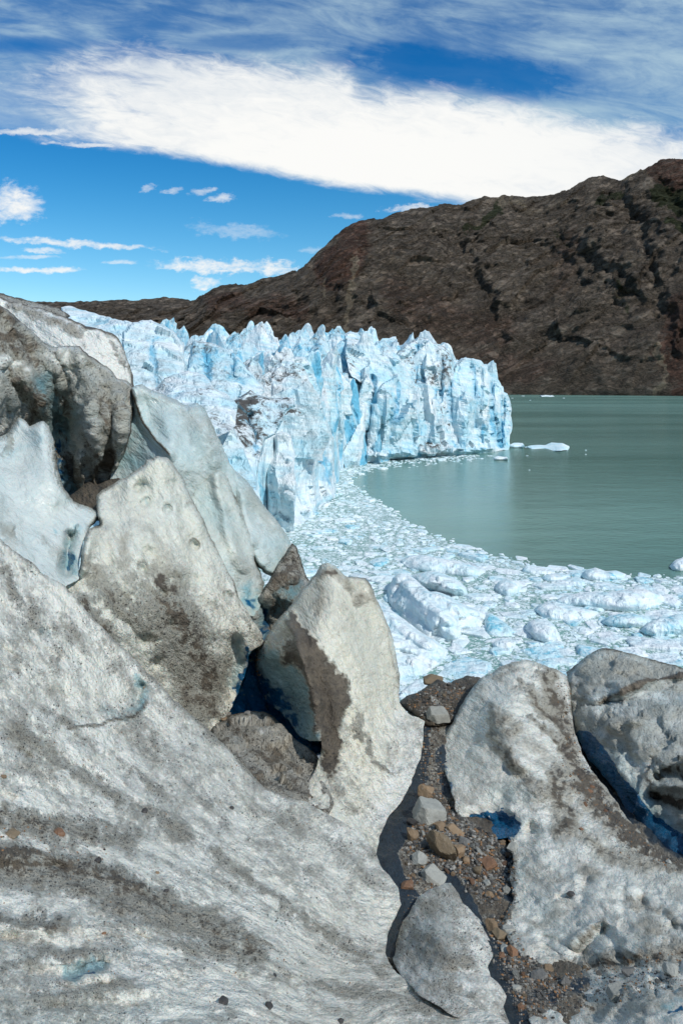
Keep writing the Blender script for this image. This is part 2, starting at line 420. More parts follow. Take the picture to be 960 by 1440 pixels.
    def paint(A, strokes):
        for s in strokes:
            kindp, pts, w, v = s
            if kindp == 'S':
                mk = sstep(seg_dist(px + wxx * .25 + q4 * .35, py + wyy * .25 + q5 * .35, pts), w, w - 3); A = A * (1 - mk) + v * mk; continue
            if kindp == 's': mk = sstep(seg_dist(PX, PY, pts) if w > 4 else seg_dist(px + wxx * .3, py + wyy * .3, pts), w * 1.15, w * 0.1)
            else: mk = sstep(sdist(PX, PY, pts), -w, w)
            mk = mk * (brk if w > 4.5 else 1)
            A = A * (1 - mk) + v * mk if v >= 0 else A * (1 - mk * min(1, -v))
        return A
    dirt = dirt + 1.3 * crest_dirt * sstep(sd + wxx * 0.35 + wyy * 0.2, cw, 0.3) * fadew
    dirt = paint(dirt, dstrokes)
    dirt = dirt + 0.0
    blue = np.clip(paint(np.full(len(px), blue0) * (1 + fbm(q * .8 + 3, 3)), bstrokes), 0, 1)
    gra = np.full(len(px), float(grain)) if np.isscalar(grain) else grain[0] + (grain[1] - grain[0]) * sstep(py + wxx * 1.5, grain[2], grain[3])
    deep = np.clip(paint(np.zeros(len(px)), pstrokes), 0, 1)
    warm = np.clip(paint(np.full(len(px), warm0), wstrokes) + fbm(q * 0.7, 3) * 0.3, 0, 1)
    # faces
    i00 = idx[:-1, :-1][cin]; i01 = idx[:-1, 1:][cin]; i11 = idx[1:, 1:][cin]; i10 = idx[1:, :-1][cin]
    front = np.stack([i00, i10, i11, i01], 1)
    nv = len(px)
    # back shell: same outline, real thickness
    T = thick * np.median(base)
    tb = np.clip(sd / (rw * 2.2), 0, 1); Db = base * (1 + rd) + T * np.sqrt(1 - (1 - tb) ** 2) * backk + np.maximum(0, D - base)
    Pb = unproj(px, py, np.maximum(Db, D + 0.02 * (~isb)))
    Pb = Pb + view * (fbm(Pb / nscale + 77, 3) * amp[0])[:, None] * edge[:, None]
    bidx = np.arange(nv); nonb = ~isb; bidx[nonb] = nv + np.arange(nonb.sum())
    back = bidx[front][:, ::-1]
    V3 = np.concatenate([P, Pb[nonb]])
    cat2 = lambda A: np.concatenate([A, A[nonb]])
    flv = np.stack([fu * 1.6, fv * 0.8, np.full(px.shape, seed * 5.1)], 1); iso = np.stack([px / 20, py / 20, D * 0.1 + seed], 1)
    good = ~((bidx[front] == front).all(1))
    o = link(name, V3, np.concatenate([front, back[good]]), mat or ICE, flat_ is False,
             {'dirt': cat2(dirt), 'blue': cat2(blue), 'deep': cat2(deep), 'warm': cat2(warm), 'flow': cat2(flv), 'iso': cat2(iso), 'pxm': cat2(D / F), 'grain': cat2(gra)})
    recentre(o)
    o.color = (1, 1, 1, 1); tag(o, label, cat, group, kind)
    pc = Piece(); pc.o = o; pc.x0 = x0; pc.y0 = y0; pc.step = step
    PG = np.full(X.shape + (3,), np.nan); PG[used] = P; NG = np.zeros(X.shape + (3,)); NG[used] = N
    pc.P = PG; pc.N = NG; pc.depth = rbf(ctrl)
    def sample(x, y):
        i = int(round((y - y0) / step)); j = int(round((x - x0) / step))
        if 0 <= i < PG.shape[0] and 0 <= j < PG.shape[1] and not np.isnan(PG[i, j, 0]): return PG[i, j], NG[i, j]
        return None
    pc.sample = sample
    return pc

rl0 = np.random.default_rng(18)
def lenses(poly, n, ang, spread, L0, L1, w0, w1, depth, clean=(-.3, -.05)):
    """shallow melt cups pressed in the ice, cleaner than the dirt round them"""
    poly = np.array(poly, float); B = []; Dd = []
    while len(B) < n:
        x = rl0.uniform(poly[:, 0].min(), poly[:, 0].max()); y = rl0.uniform(poly[:, 1].min(), poly[:, 1].max())
        if not inside(np.array([x]), np.array([y]), poly)[0]: continue
        a = math.radians(ang + rl0.uniform(-spread, spread)); L = rl0.uniform(L0, L1); w = w0 + (w1 - w0) * rl0.random() ** 1.5
        seg = [(x - math.cos(a) * L, y - math.sin(a) * L), (x + math.cos(a) * L, y + math.sin(a) * L)]
        B.append((seg, w, -depth * w / 6 * rl0.uniform(.6, 1.3))); Dd.append(('s', seg, w, rl0.uniform(*clean)))
    return B, Dd
# ------------------------------------------------------------------ water
def water():
    m, g, b = new_mat('glacial_lake_water')
    P = geo_pos(g); x, y, z = xyz(g, P)
    far = y.ss(150, 1200)
    band = noise(g, vec(g, x / 900, y / 120), 1.0, 4, 0.6, 0.3)
    patch = noise(g, vec(g, x / 120, y / 60, 4), 1.0, 4, 0.6)
    c = mixc(g, band.ss(0.40, 0.62), (0.098, 0.205, 0.172), (0.165, 0.305, 0.262))
    c = mixc(g, patch.ss(0.4, 0.7) * 0.35, c, (0.10, 0.19, 0.17))
    setin(g, b, 'Base Color', c); setin(g, b, 'Roughness', 0.13 + far * 0.12); setin(g, b, 'IOR', 1.33)
    setin(g, b, 'Specular IOR Level', 0.5)
    w1 = noise(g, vec(g, x * 0.55, y * 0.9), 1.0, 5, 0.62)
    w2 = noise(g, vec(g, x * 0.08, y * 0.16), 1.0, 3, 0.5)
    bump(g, b, w1 * 0.16 + w2 * 0.3, 1.0, 0.8)
    xs = 9000.0
    o = link('lake_water', [(-xs, -300, 0), (xs, -300, 0), (xs, 9000, 0), (-xs, 9000, 0)], [(0, 1, 2, 3)], m, False)
    tag(o, kind='structure')
    # lake bed below so the sheet is closed by real ground
    m2, g2, b2 = new_mat('lake_bed'); setin(g2, b2, 'Base Color', (0.08, 0.08, 0.07))
    o2 = link('ground', [(-xs, -300, -12), (xs, -300, -12), (xs, 9000, -12), (-xs, 9000, -12)], [(0, 1, 2, 3)], m2, False)
    tag(o2, kind='structure')
water()

# ------------------------------------------------------------------ mountain
def mountain():
    m, g, b = new_mat('mountain_rock')
    P = geo_pos(g); x, y, z = xyz(g, P)
    n1 = noise(g, P, 0.004, 6, 0.6); n2 = noise(g, P, 0.03, 8, 0.7, 0.5)
    st = noise(g, vec(g, x * 0.006 + z * 0.004, y * 0.01, z * 0.022 - x * 0.009), 1.0, 10, 0.70)
    red = attr(g, 'red'); veg = attr(g, 'veg'); pale = attr(g, 'pale')
    low = z.ss(420, 40)
    c = mixc(g, (st * 0.45 + n2 * 0.35 + n1 * 0.2).ss(0.40, 0.60), (0.115, 0.093, 0.075), (0.275, 0.225, 0.175))
    c = mixc(g, (n1 * 0.9 + n2 * 0.4 - 0.15 + low * 0.12).ss(0.40, 0.62) * 0.6, c, (0.125, 0.098, 0.075))
    c = mixc(g, (red + (n2 - 0.5) * 0.6).ss(0.25, 0.75) * 0.8, c, (0.120, 0.060, 0.043))
    ck = 1 - (noise(g, vec(g, x * 0.010 + z * 0.004, y * 0.01, z * 0.020), 1.0, 9, 0.70, 0.0) - 0.5).abs() * 2
    c = mixc(g, ck.ss(0.93, 0.995) * 0.6, c, (0.030, 0.028, 0.023))
    ck2 = 1 - (noise(g, vec(g, x * 0.005 + z * 0.012, y * 0.006, z * 0.030 - x * 0.020), 1.0, 8, 0.66) - 0.5).abs() * 2
    c = mixc(g, ck2.ss(0.94, 0.99) * 0.4, c, (0.030, 0.028, 0.024))
    lg = 1 - (noise(g, vec(g, x * 0.004 + 9, y * 0.006, z * 0.045 - x * 0.016), 1.0, 8, 0.7) - 0.5).abs() * 2
    c = mixc(g, lg.ss(0.90, 0.99) * n2.ss(0.45, 0.6) * 0.35, c, (0.30, 0.27, 0.225))
    c = mixc(g, (pale + (n2 - 0.5) * 0.7 * pale.ss(0.05, 0.3)).ss(0.35, 0.8) * 0.7, c, (0.30, 0.25, 0.18))
    c = mixc(g, (veg + (n2 - 0.5) * 1.2 * veg.ss(0.02, 0.25)).ss(0.35, 0.6) * 0.9, c, (0.030, 0.040, 0.016))
    setin(g, b, 'Base Color', c); setin(g, b, 'Roughness', 0.9); setin(g, b, 'Specular IOR Level', 0.15)
    bump(g, b, st * 30 + n2 * 26 + noise(g, P, 0.12, 5, 0.7) * 5 - ck.ss(0.88, 1.0) * 10 - ck2.ss(0.88, 1.0) * 12, 1.0, 1.0)
    def build(name, sky, D0f, depthrise, shore_y, xs0, xs1, nx, ny, seed, amp, prof):
        sk = np.array(sky, float)
        cx = np.linspace(xs0, xs1, nx); t = np.linspace(0, 1, ny)
        T, X = np.meshgrid(t, cx, indexing='ij')
        ysky = np.interp(X, sk[:, 0], sk[:, 1])
        D0 = D0f(X)
        ridge_h = (HZ - ysky) / F                      # tangent of elevation at the ridge
        hr = ridge_h * (D0 + depthrise) + H            # ridge height above the water
        tt = np.clip(T, 0, 1)
        # near flank up to the ridge (t<.82) then a back slope
        a = np.clip(tt / 0.82, 0, 1)
        D = D0 + depthrise * a ** 1.0
        z = hr * prof(a)
        back = np.clip((tt - 0.82) / 0.18, 0, 1)
        D = D + back * depthrise * 1.2; z = z * (1 - back ** 1.3)
        Xw = (X - 480) / F * D
        P = np.stack([Xw, D, z], -1)
        wob = fbm(P / 520 + seed, 3)[..., None] * 160
        Pr = P + wob; Pr = np.stack([Pr[..., 0] * .82 + Pr[..., 2] * .57, Pr[..., 1], -Pr[..., 0] * .57 + Pr[..., 2] * .82], -1)
        ridg = fbm(Pr / np.array([420, 300, 150]) + seed, 7, 0.55, ridged=True) + 0.55 * facet(Pr / np.array([210, 200, 110]), 5) + 0.22 * facet(Pr / np.array([80, 80, 40]), 9)
        sm = fbm(P / 60 + seed, 4, 0.6, ridged=True)
        e = np.sin(np.pi * np.clip(a, 0, 1)) ** 0.5 * (1 - back) + 0.35 * back
        disp = (ridg * amp + sm * amp * 0.34) * e
        # carved gullies seen on the face
        yy = HZ - (P[..., 2] - H) / P[..., 1] * F
        xx = X
        wq = np.stack([xx / 40, yy / 40, np.full(xx.shape, 3.0)], -1); jx = fbm(wq, 5, 0.65) * 24; jy = fbm(wq + 20, 5, 0.65) * 24
        for pts, w, am in GULL:
            d = seg_dist(xx + jx, yy + jy, pts); disp = disp - am * 0.40 * np.exp(-(d / w) ** 2) * e
        P[..., 1] -= disp * 0.9; P[..., 2] += disp * 0.30
        P[..., 0] = P[..., 0] * (P[..., 1] / D)
        tip = a * (1 - back)
        P[..., 2] += (fbm(P / 70 + 5, 5, 0.65, ridged=True) * 13 + 6 * facet(P / 60, 3)) * sstep(tip, 0.8, 1.0)
        P[0, :, 2] = -12; P[-1, :, 2] = -12
        def stro(lst):
            A = np.zeros(xx.shape)
            for pts, w, v in lst: A = np.maximum(A, v * sstep(seg_dist(xx + jx, yy + jy, pts), w, w * 0.2))
            return A.ravel()
        ii = np.arange(nx * ny).reshape(ny, nx)
        f = np.stack([ii[:-1, :-1].ravel(), ii[:-1, 1:].ravel(), ii[1:, 1:].ravel(), ii[1:, :-1].ravel()], 1)
        o = link(name, P.reshape(-1, 3), f, m, True, {'red': stro(REDS), 'veg': stro(VEG), 'pale': stro(PALE)})
        tag(o, kind='structure')
        return o
    global GULL, REDS, VEG, PALE
    GULL = [([(640, 285), (632, 340), (660, 372), (690, 420), (700, 500)], 9, 70), ([(700, 290), (650, 345), (600, 420)], 8, 40),
            ([(860, 262), (900, 320), (925, 420), (950, 500)], 10, 70), ([(760, 300), (800, 350), (870, 400), (930, 440)], 8, 50),
            ([(560, 300), (600, 330), (640, 345)], 7, 45), ([(930, 245), (960, 330)], 12, 50), ([(720, 330), (780, 360), (860, 430)], 7, 35),
            ([(440, 370), (470, 420), (480, 500)], 8, 40), ([(520, 340), (560, 400), (600, 500)], 8, 30), ([(325, 410), (380, 440), (440, 460)], 7, 30)]
    REDS = [([(490, 325), (500, 350), (470, 390)], 45, 0.9), ([(930, 235), (960, 250)], 50, 1.0), ([(960, 440), (945, 500), (960, 540)], 40, 1.0),
            ([(560, 420), (620, 450), (700, 470)], 60, 0.5), ([(800, 340), (790, 400)], 35, 0.45), ([(300, 430), (420, 440)], 30, 0.6), ([(640, 520), (760, 520)], 40, 0.5)]
    VEG = [([(930, 275), (960, 290)], 26, 1.0), ([(940, 320), (965, 325)], 12, 1.0), ([(830, 290), (870, 280)], 12, 0.6), ([(650, 330), (700, 300)], 9, 0.6),
           ([(860, 400), (880, 440)], 10, 0.5), ([(780, 330), (800, 350)], 8, .5), ([(700, 290), (690, 310)], 8, .6)]
    PALE = [([(497, 370), (492, 410), (488, 470)], 7, 1.0), ([(925, 490), (930, 530), (922, 550)], 5, 1.0), ([(458, 395), (455, 430)], 4, 0.8),
            ([(700, 285), (720, 280), (740, 290)], 8, 0.7), ([(880, 250), (900, 245)], 7, 0.8), ([(790, 290), (740, 300)], 9, .5), ([(640, 350), (800, 330)], 14, 0.3)]
    sk = [(-700, 380), (-300, 400), (100, 432), (240, 430), (275, 425), (290, 413), (310, 405), (335, 405), (370, 396), (415, 384), (435, 369), (460, 344), (485, 322),
          (500, 314), (522, 313), (560, 301), (620, 291), (650, 288), (680, 279), (705, 277), (740, 281), (770, 278), (800, 268), (828, 253), (848, 251), (872, 258),
          (900, 240), (928, 228), (960, 226), (1010, 215), (1150, 190), (1400, 240), (1900, 330)]
    build('mountain', sk, lambda X: 1850 + np.clip(X - 720, 0, 900) * -0.35 + 60 * np.sin(X / 90), 760, 555, -700, 1900, 1150, 300, 2.0, 46,
          lambda a: 0.25 * a + 0.75 * a ** 0.8)
    sk2 = [(-900, 395), (-200, 415), (0, 424), (100, 427), (150, 424), (200, 423), (235, 420), (265, 423), (300, 430), (500, 450), (900, 500), (1900, 520)]
    build('far_hills', sk2, lambda X: 3600 + 0 * X, 900, 550, -900, 900, 420, 90, 8.0, 60, lambda a: a ** 0.9)
mountain()

# ------------------------------------------------------------------ angular blobs (seracs, stones, floes)
_ico = {}
def ico(n):
    if n not in _ico:
        bm = bmesh.new(); bmesh.ops.create_icosphere(bm, subdivisions=n, radius=1)
        bm.verts.ensure_lookup_table()
        v = np.array([x.co[:] for x in bm.verts]); f = np.array([[q.index for q in x.verts] for x in bm.faces]); bm.free()
        v /= np.linalg.norm(v, axis=1)[:, None]; _ico[n] = (v, f)
    return _ico[n]
def hull(V, planes, p=14):
    """radius of the rounded intersection of half-spaces in each direction"""
    Nn = np.array([q[0] for q in planes], float); Nn /= np.linalg.norm(Nn, axis=1)[:, None]; d = np.array([q[1] for q in planes])
    k = np.maximum(0, V @ Nn.T) / d
    return V / ((k ** p).sum(1) ** (1 / p))[:, None]
def serac_mesh(n, rg, sx, sy, h, ridge=0.0, p=40, seed=0, flute=1.0, lowcut=0.0):
    V, f = ico(n)
    pl = []
    k = rg.integers(4, 7); off = rg.uniform(0, 6.28)
    for i in range(k):
        a = off + 6.283 * (i + rg.uniform(-.3, .3)) / k
        pl.append(((math.cos(a), math.sin(a), rg.uniform(0.05, 0.35)), rg.uniform(0.62, 0.9)))
    a = ridge
    pl.append(((math.cos(a) * rg.uniform(2.0, 4.0), math.sin(a) * 3.0, 1), rg.uniform(0.30, 0.5)))     # steep face
    tl = rg.uniform(0.7, 1.5)
    pl.append(((-math.cos(a) * tl, -math.sin(a) * tl, 1), rg.uniform(0.34, 0.52)))                      # sloping back
    for s in (math.pi / 2, -math.pi / 2):
        tl = rg.uniform(0.5, 1.9); pl.append(((math.cos(a + s) * tl, math.sin(a + s) * tl, 1), rg.uniform(0.42, 0.7)))
    for q in range(3):
        a2 = rg.uniform(0, 6.28); tl = rg.uniform(.5, 1.6); pl.append(((math.cos(a2) * tl, math.sin(a2) * tl, 1), rg.uniform(0.55, 0.7)))
    pl.append(((0, 0, -1), 1.0))
    P = hull(V, pl, p)
    P[:, 2] += 1; P[:, 2] /= P[:, 2].max()
    P = P * np.array([sx, sy, h])
    C0 = np.array([0, 0, h * 0.45]); N = P - C0; N[:, 2] *= 0.35; N /= np.linalg.norm(N, axis=1)[:, None]
    A = min(sx, sy)
    vf = fbm(P / np.array([A * 0.5, A * 0.5, A * 2.0]) + seed, 5, 0.55, ridged=True)
    bb = fbm(P / (A * 1.1) + seed * 2, 4, 0.5)
    sm = fbm(P / (A * 0.2) + seed, 3, 0.6)
    fc_ = facet(P / np.array([A * .55, A * .55, A * 1.1]) + seed, 3)
    P = P + N * ((vf * 0.12 + bb * 0.10 + sm * 0.05 + fc_ * 0.16) * A * flute)[:, None]
    return P, f

def surf(X, Y):
    return np.interp(Y, [0, 40, 80, 120, 170, 300, 500, 800, 1500], [15, 14, 20, 26, 35, 45, 64, 88, 135])
FRONTLINE = [(-40, 60), (-26, 90), (-17, 118), (-11, 140), (-5.5, 165), (-2, 190), (-1.5, 215), (3, 246), (18, 268), (36, 285), (58, 302), (75, 312)]
def front_y(X):
    fl = np.array(FRONTLINE); return np.interp(X, fl[:, 0], fl[:, 1])

def glacier_body():
    xs = np.linspace(-420, 170, 420); ys = np.concatenate([np.linspace(58, 420, 300), np.linspace(425, 1500, 130)])
    X, Y = np.meshgrid(xs, ys)
    P2 = np.stack([X / 20, Y / 20, np.zeros(X.shape)], -1)
    Z = surf(X, Y) - 13 + fbm(P2, 6, 0.6, ridged=True) * 7
    Z -= np.clip((Y - 330) * 0.035, 0, 12)
    wob = fbm(np.stack([X / 9, Y / 9, np.zeros(X.shape)], -1), 4, 0.6, ridged=True) * 5
    lim = front_y(X) + 9 + wob
    rightlim = np.interp(Y, [0, 312, 400, 800, 1700], [72, 68, 70, 110, 150]) + wob
    outm = np.minimum((Y - lim) / 5, (rightlim - X) / 6)
    Z = np.where(outm < 1, -6 + (Z + 6) * sstep(outm, 0, 1), Z)
    ii = np.arange(X.size).reshape(X.shape)
    f = np.stack([ii[:-1, :-1].ravel(), ii[:-1, 1:].ravel(), ii[1:, 1:].ravel(), ii[1:, :-1].ravel()], 1)
    o = link('glacier_surface', np.stack([X, Y, Z], -1).reshape(-1, 3), f, FRONT, True); o.color = (1.0, 0.3, 0, 1)
    tag(o, kind='structure')
glacier_body()

rg = np.random.default_rng(21)
def tower(px, D, ytop, wpx, n=5, ridge=None, dirt=0.3, bl=0.3, label=None, group='ice towers of the glacier front', zb=-3.0, flute=1.0, name='ice_tower'):
    sx = wpx / F * D / 2 * 1.15; sy = sx * rg.uniform(0.8, 1.3)
    ztop = H + (HZ - ytop) / F * D
    ridge = rg.uniform(-1.2, 0.8) if ridge is None else ridge
    P, f = serac_mesh(n, rg, sx, sy, ztop - zb, ridge, 40, rg.uniform(0, 90), flute)
    P[:, 2] *= (ztop - zb) / P[:, 2].max()
    o = link(name, P, f, FRONT, False)
    o.location = ((px - 480) / F * D, D + sy * 0.6, zb); o.rotation_euler[2] = rg.uniform(-.3, .3)
    o.color = (dirt, bl, 0, 1)
    tag(o, label, 'ice tower', group)
    return o
G1 = 'ice towers of the glacier front'
filler = [
 (462, 205, 541, 26, .1, .5, 'narrow blue ice pillar in the shade right of the near corner tower'),
 (478, 246, 545, 30, .2, .7, 'deep blue fissured ice tower in the recess of the front'),
 (497, 252, 531, 30, .2, .8, 'slim blue ice spire just right of the recess'),
 (532, 262, 545, 34, .2, .6, 'ice buttress with blue bands left of the middle of the front'),
 (572, 281, 540, 36, .2, .4, 'pale fluted buttress below and left of the highest peak'),
 (612, 292, 545, 40, .2, .2, 'bright wall section directly below the highest peak'),
 (652, 304, 530, 34, .2, .3, 'white wall section right of the highest peak'),
 (505, 290, 474, 42, .6, .3, 'shark fin shaped ice peak above the recess'),
 (470, 262, 498, 40, .6, .4, 'jagged ice peak behind the blue recess, dirt on its top'),
 (446, 230, 492, 36, .7, .2, 'leaning ice peak behind the near corner tower'),
]
for px, D, yt, w, dt, bl, lab in filler: tower(px, D, yt, w, 5, None, dt, bl, lab)

def wall(outline, ctrl, label, cat='ice tower', group=G1, dirt=0.2, bl=0.2, bumps=(), name='ice_tower', seed=1, amp=(0.6, 0.5), nscale=13, rw=5, rd=0.02, thick=0.07, step=2.0, jit=3.2, fl_amp=1.4, flow=84, fscale=(50, 15), backk=1.0):
    bumps = [(a, w * .9, v * (1.2 if v > 0 else .9)) for a, w, v in bumps]
    k = min(1.0, float(np.median([c[2] for c in ctrl])) / 260); k = k ** 1.4; amp = (amp[0] * k, amp[1] * k); nscale *= k ** .5
    bumps = [(a, w, v * max(k, .4)) for a, w, v in bumps]
    pc = relief(name, outline, ctrl, label, cat, group, None, step, jit, rw, rd, thick, bumps, mat=FRONT, amp=amp, nscale=nscale, fl_amp=fl_amp * k * .5, flow=flow, fscale=fscale, seed=seed, backk=backk, fc=3.6 * k, fcs=1.1, sharp=True, flat_=True, bstrokes=[('s', a, w * 1.1, .9) for a, w, v in bumps if v < 0], cw=2, fade=(max(a[1] for a in outline) - 50, max(a[1] for a in outline) - 30))
    pc.o.color = (dirt, bl, 0, 1)
    return pc
# near corner tower
wall([(350, 560), (362, 535), (380, 517), (395, 513), (402, 506), (414, 502), (427, 503), (436, 510), (442, 521), (448, 540), (453, 562), (457, 585), (464, 600), (470, 615), (471, 660), (472, 702), (455, 712), (440, 726), (425, 738), (408, 754), (385, 760), (365, 740), (352, 690)],
     [(355, 560, 176), (380, 530, 175), (415, 505, 172), (424, 560, 160), (424, 620, 156), (445, 540, 178), (468, 620, 190), (470, 700, 181), (440, 725, 158), (408, 752, 139), (370, 700, 150), (365, 600, 168), (440, 660, 166)],
     'tall pale blue ice tower at the near corner of the front, flat left side', dirt=.05, bl=.1, seed=2,
     bumps=[([(425, 515), (424, 560), (430, 640)], 6, 3), ([(455, 600), (458, 690)], 5, -4), ([(400, 640), (405, 730)], 5, -3), ([(430, 735), (465, 700)], 12, 5), ([(440, 560), (446, 620)], 4, -3)])
wall([(395, 606), (380, 616), (370, 640), (364, 670), (362, 705), (380, 735), (395, 750), (412, 750), (416, 690), (415, 640), (410, 612)],
     [(395, 606, 142), (370, 640, 146), (363, 700, 144), (398, 660, 136), (412, 640, 142), (412, 745, 138), (385, 735, 138)],
     'short white wedge of ice leaning on the near corner tower', dirt=.2, bl=.0, seed=3, bumps=[([(392, 612), (386, 660), (392, 720)], 6, 3)])
wall([(320, 574), (335, 560), (352, 549), (366, 556), (382, 561), (400, 558), (414, 561), (416, 572), (402, 579), (396, 596), (388, 612), (372, 620), (364, 650), (362, 690), (345, 715), (325, 690), (305, 640)],
     [(320, 574, 118), (352, 550, 124), (414, 565, 122), (388, 600, 116), (362, 650, 110), (350, 700, 104), (310, 640, 106)],
     'ice crest with a dark dirt covered top in front of the near corner tower', dirt=2.1, bl=.0, seed=4, bumps=[([(330, 600), (345, 680)], 6, 3), ([(352, 580), (360, 640)], 6, -4)])
wall([(285, 590), (300, 582), (312, 576), (322, 582), (330, 608), (345, 640), (358, 668), (366, 700), (350, 730), (310, 700), (285, 640)],
     [(300, 585, 92), (322, 590, 94), (340, 640, 88), (362, 700, 84), (290, 640, 86)],
     'slanting white ice slab behind the smooth grey fins', dirt=.7, bl=.1, seed=5)
wall([(262, 520), (268, 490), (275, 479), (295, 481), (320, 491), (338, 505), (350, 520), (362, 536), (372, 550), (360, 570), (335, 580), (300, 590), (265, 570)],
     [(270, 490, 150), (300, 484, 152), (350, 520, 146), (370, 550, 142), (300, 550, 138), (330, 575, 134), (265, 560, 136)],
     'curved ice blade with a blue notch under its dirty crest', dirt=1.0, bl=.2, seed=6, bumps=[([(322, 500), (330, 530)], 5, -7), ([(290, 490), (288, 560)], 7, -4)])
wall([(170, 520), (172, 466), (185, 455), (200, 450), (212, 451), (228, 456), (250, 470), (258, 486), (262, 520), (258, 560), (235, 580), (190, 570)],
     [(172, 470, 112), (205, 452, 116), (255, 485, 112), (190, 540, 100), (240, 560, 100), (220, 500, 106)],
     'big smooth white ice block beyond the dirty ridge, rounded top', dirt=.35, bl=.1, seed=7, amp=(1.0, .3), bumps=[([(215, 480), (222, 560)], 6, -2.5)])
wall([(195, 560), (215, 548), (235, 530), (262, 520), (290, 528), (300, 545), (318, 552), (335, 570), (330, 600), (300, 620), (240, 600), (200, 590)],
     [(200, 565, 92), (235, 532, 98), (290, 530, 98), (330, 570, 92), (250, 590, 80), (310, 610, 78)],
     'low tumbled ice ridge thick with dark dirt behind the smooth grey fins', dirt=1.9, bl=.0, seed=8, amp=(2.2, .8), nscale=7)
wall([(85, 432), (100, 431), (130, 440), (165, 448), (190, 455), (215, 470), (215, 500), (150, 490), (90, 460)],
     [(85, 432, 240), (130, 440, 235), (190, 455, 210), (150, 490, 190), (90, 460, 220), (215, 500, 190)],
     'long white ice ridge under the skyline above the near dirty ridge', dirt=.3, bl=.1, seed=9)
# the far half of the front
wall([(500, 655), (496, 620), (505, 590), (510, 560), (516, 520), (519, 492), (528, 481), (541, 479), (550, 490), (558, 500), (568, 512), (579, 529), (586, 545), (598, 580), (606, 620), (608, 642), (580, 645), (550, 646), (520, 650)],
     [(505, 600, 256), (519, 490, 285), (541, 480, 288), (545, 540, 268), (565, 560, 272), (579, 530, 284), (600, 600, 284), (606, 641, 284), (550, 645, 270), (502, 652, 254), (555, 600, 266)],
     'rounded pale blue ice peak and wall left of the highest peak', dirt=.5, bl=.25, seed=60,
     bumps=[([(524, 530), (520, 590), (512, 640)], 5, -6), ([(560, 540), (556, 600)], 5, -4), ([(545, 560), (540, 640)], 8, 4), ([(520, 640), (600, 634)], 12, 6), ([(578, 560), (585, 620)], 5, 3)])
wall([(556, 500), (560, 492), (567, 486), (576, 480), (586, 476), (599, 475), (612, 483), (626, 487), (633, 500), (637, 512), (641, 530), (648, 560), (656, 600), (660, 640), (630, 643), (598, 645), (580, 640), (572, 590), (560, 540)],
     [(558, 500, 298), (590, 477, 308), (626, 488, 306), (600, 540, 292), (640, 530, 300), (655, 600, 298), (658, 638, 293), (600, 643, 283), (575, 600, 282), (570, 545, 292), (620, 600, 286)],
     'highest ice peak of the calving front with dark dirt streaks down its left slope', dirt=1.9, bl=.1, seed=11,
     bumps=[([(604, 480), (598, 520), (604, 580)], 6, 4), ([(588, 490), (584, 540)], 6, -5), ([(622, 500), (618, 560)], 5, -6), ([(632, 540), (640, 620)], 5, -4), ([(590, 634), (655, 630)], 11, 6), ([(610, 560), (612, 620)], 8, 4)])
wall([(636, 520), (641, 512), (650, 504), (658, 503), (665, 503), (676, 507), (683, 516), (688, 526), (693, 538), (698, 537), (703, 541), (705, 549), (713, 552), (718, 566), (719, 585), (719, 606), (715, 633), (698, 633), (692, 638), (665, 639), (640, 642), (634, 600)],
     [(640, 515, 306), (660, 504, 312), (680, 515, 316), (700, 542, 320), (716, 566, 322), (718, 605, 318), (714, 632, 312), (692, 637, 303), (665, 638, 296), (640, 641, 288), (665, 570, 302), (690, 580, 310), (640, 580, 296)],
     'fluted ice wall ending in the last tower at the open water', dirt=.3, bl=.25, seed=12,
     bumps=[([(664, 515), (668, 600)], 4, -5), ([(690, 540), (694, 610)], 4, -7), ([(678, 520), (680, 620)], 5, 3), ([(706, 560), (706, 625)], 4, -5), ([(650, 560), (652, 630)], 6, 4), ([(645, 634), (690, 630)], 10, 5), ([(686, 560), (684, 600)], 4, 3)])
wall([(455, 560), (460, 545), (466, 531), (472, 540), (477, 560), (482, 590), (484, 640), (480, 664), (468, 664), (458, 610)],
     [(466, 532, 232), (456, 560, 236), (480, 580, 232), (482, 655, 238), (468, 660, 230)],
     'small pointed ice fin standing in the recess of the front', dirt=.1, bl=.2, seed=13)
wall([(500, 600), (503, 560), (508, 540), (515, 524), (521, 532), (525, 545), (523, 560), (518, 580), (512, 610), (506, 655), (486, 660), (480, 640), (490, 620)],
     [(515, 526, 258), (505, 560, 256), (524, 550, 262), (506, 655, 250), (485, 655, 244), (495, 620, 248)],
     'leaf shaped white ice fin between the recess and the rounded peak', dirt=.2, bl=.1, seed=14)
wall([(430, 500), (440, 488), (452, 470), (462, 482), (468, 500), (478, 520), (484, 548), (470, 560), (448, 545)],
     [(452, 472, 250), (432, 500, 238), (468, 500, 246), (482, 545, 240), (450, 545, 226)],
     'steep ice fin with a blue right side behind the near corner tower', dirt=.7, bl=.4, seed=15)
wall([(484, 470), (492, 467), (503, 468), (512, 482), (520, 500), (526, 520), (510, 540), (494, 530), (486, 500)],
     [(492, 469, 290), (512, 482, 288), (524, 518, 276), (494, 530, 266), (486, 495, 276)],
     'dark streaked ice fin above the leaf shaped fin', dirt=1.3, bl=.2, seed=16)

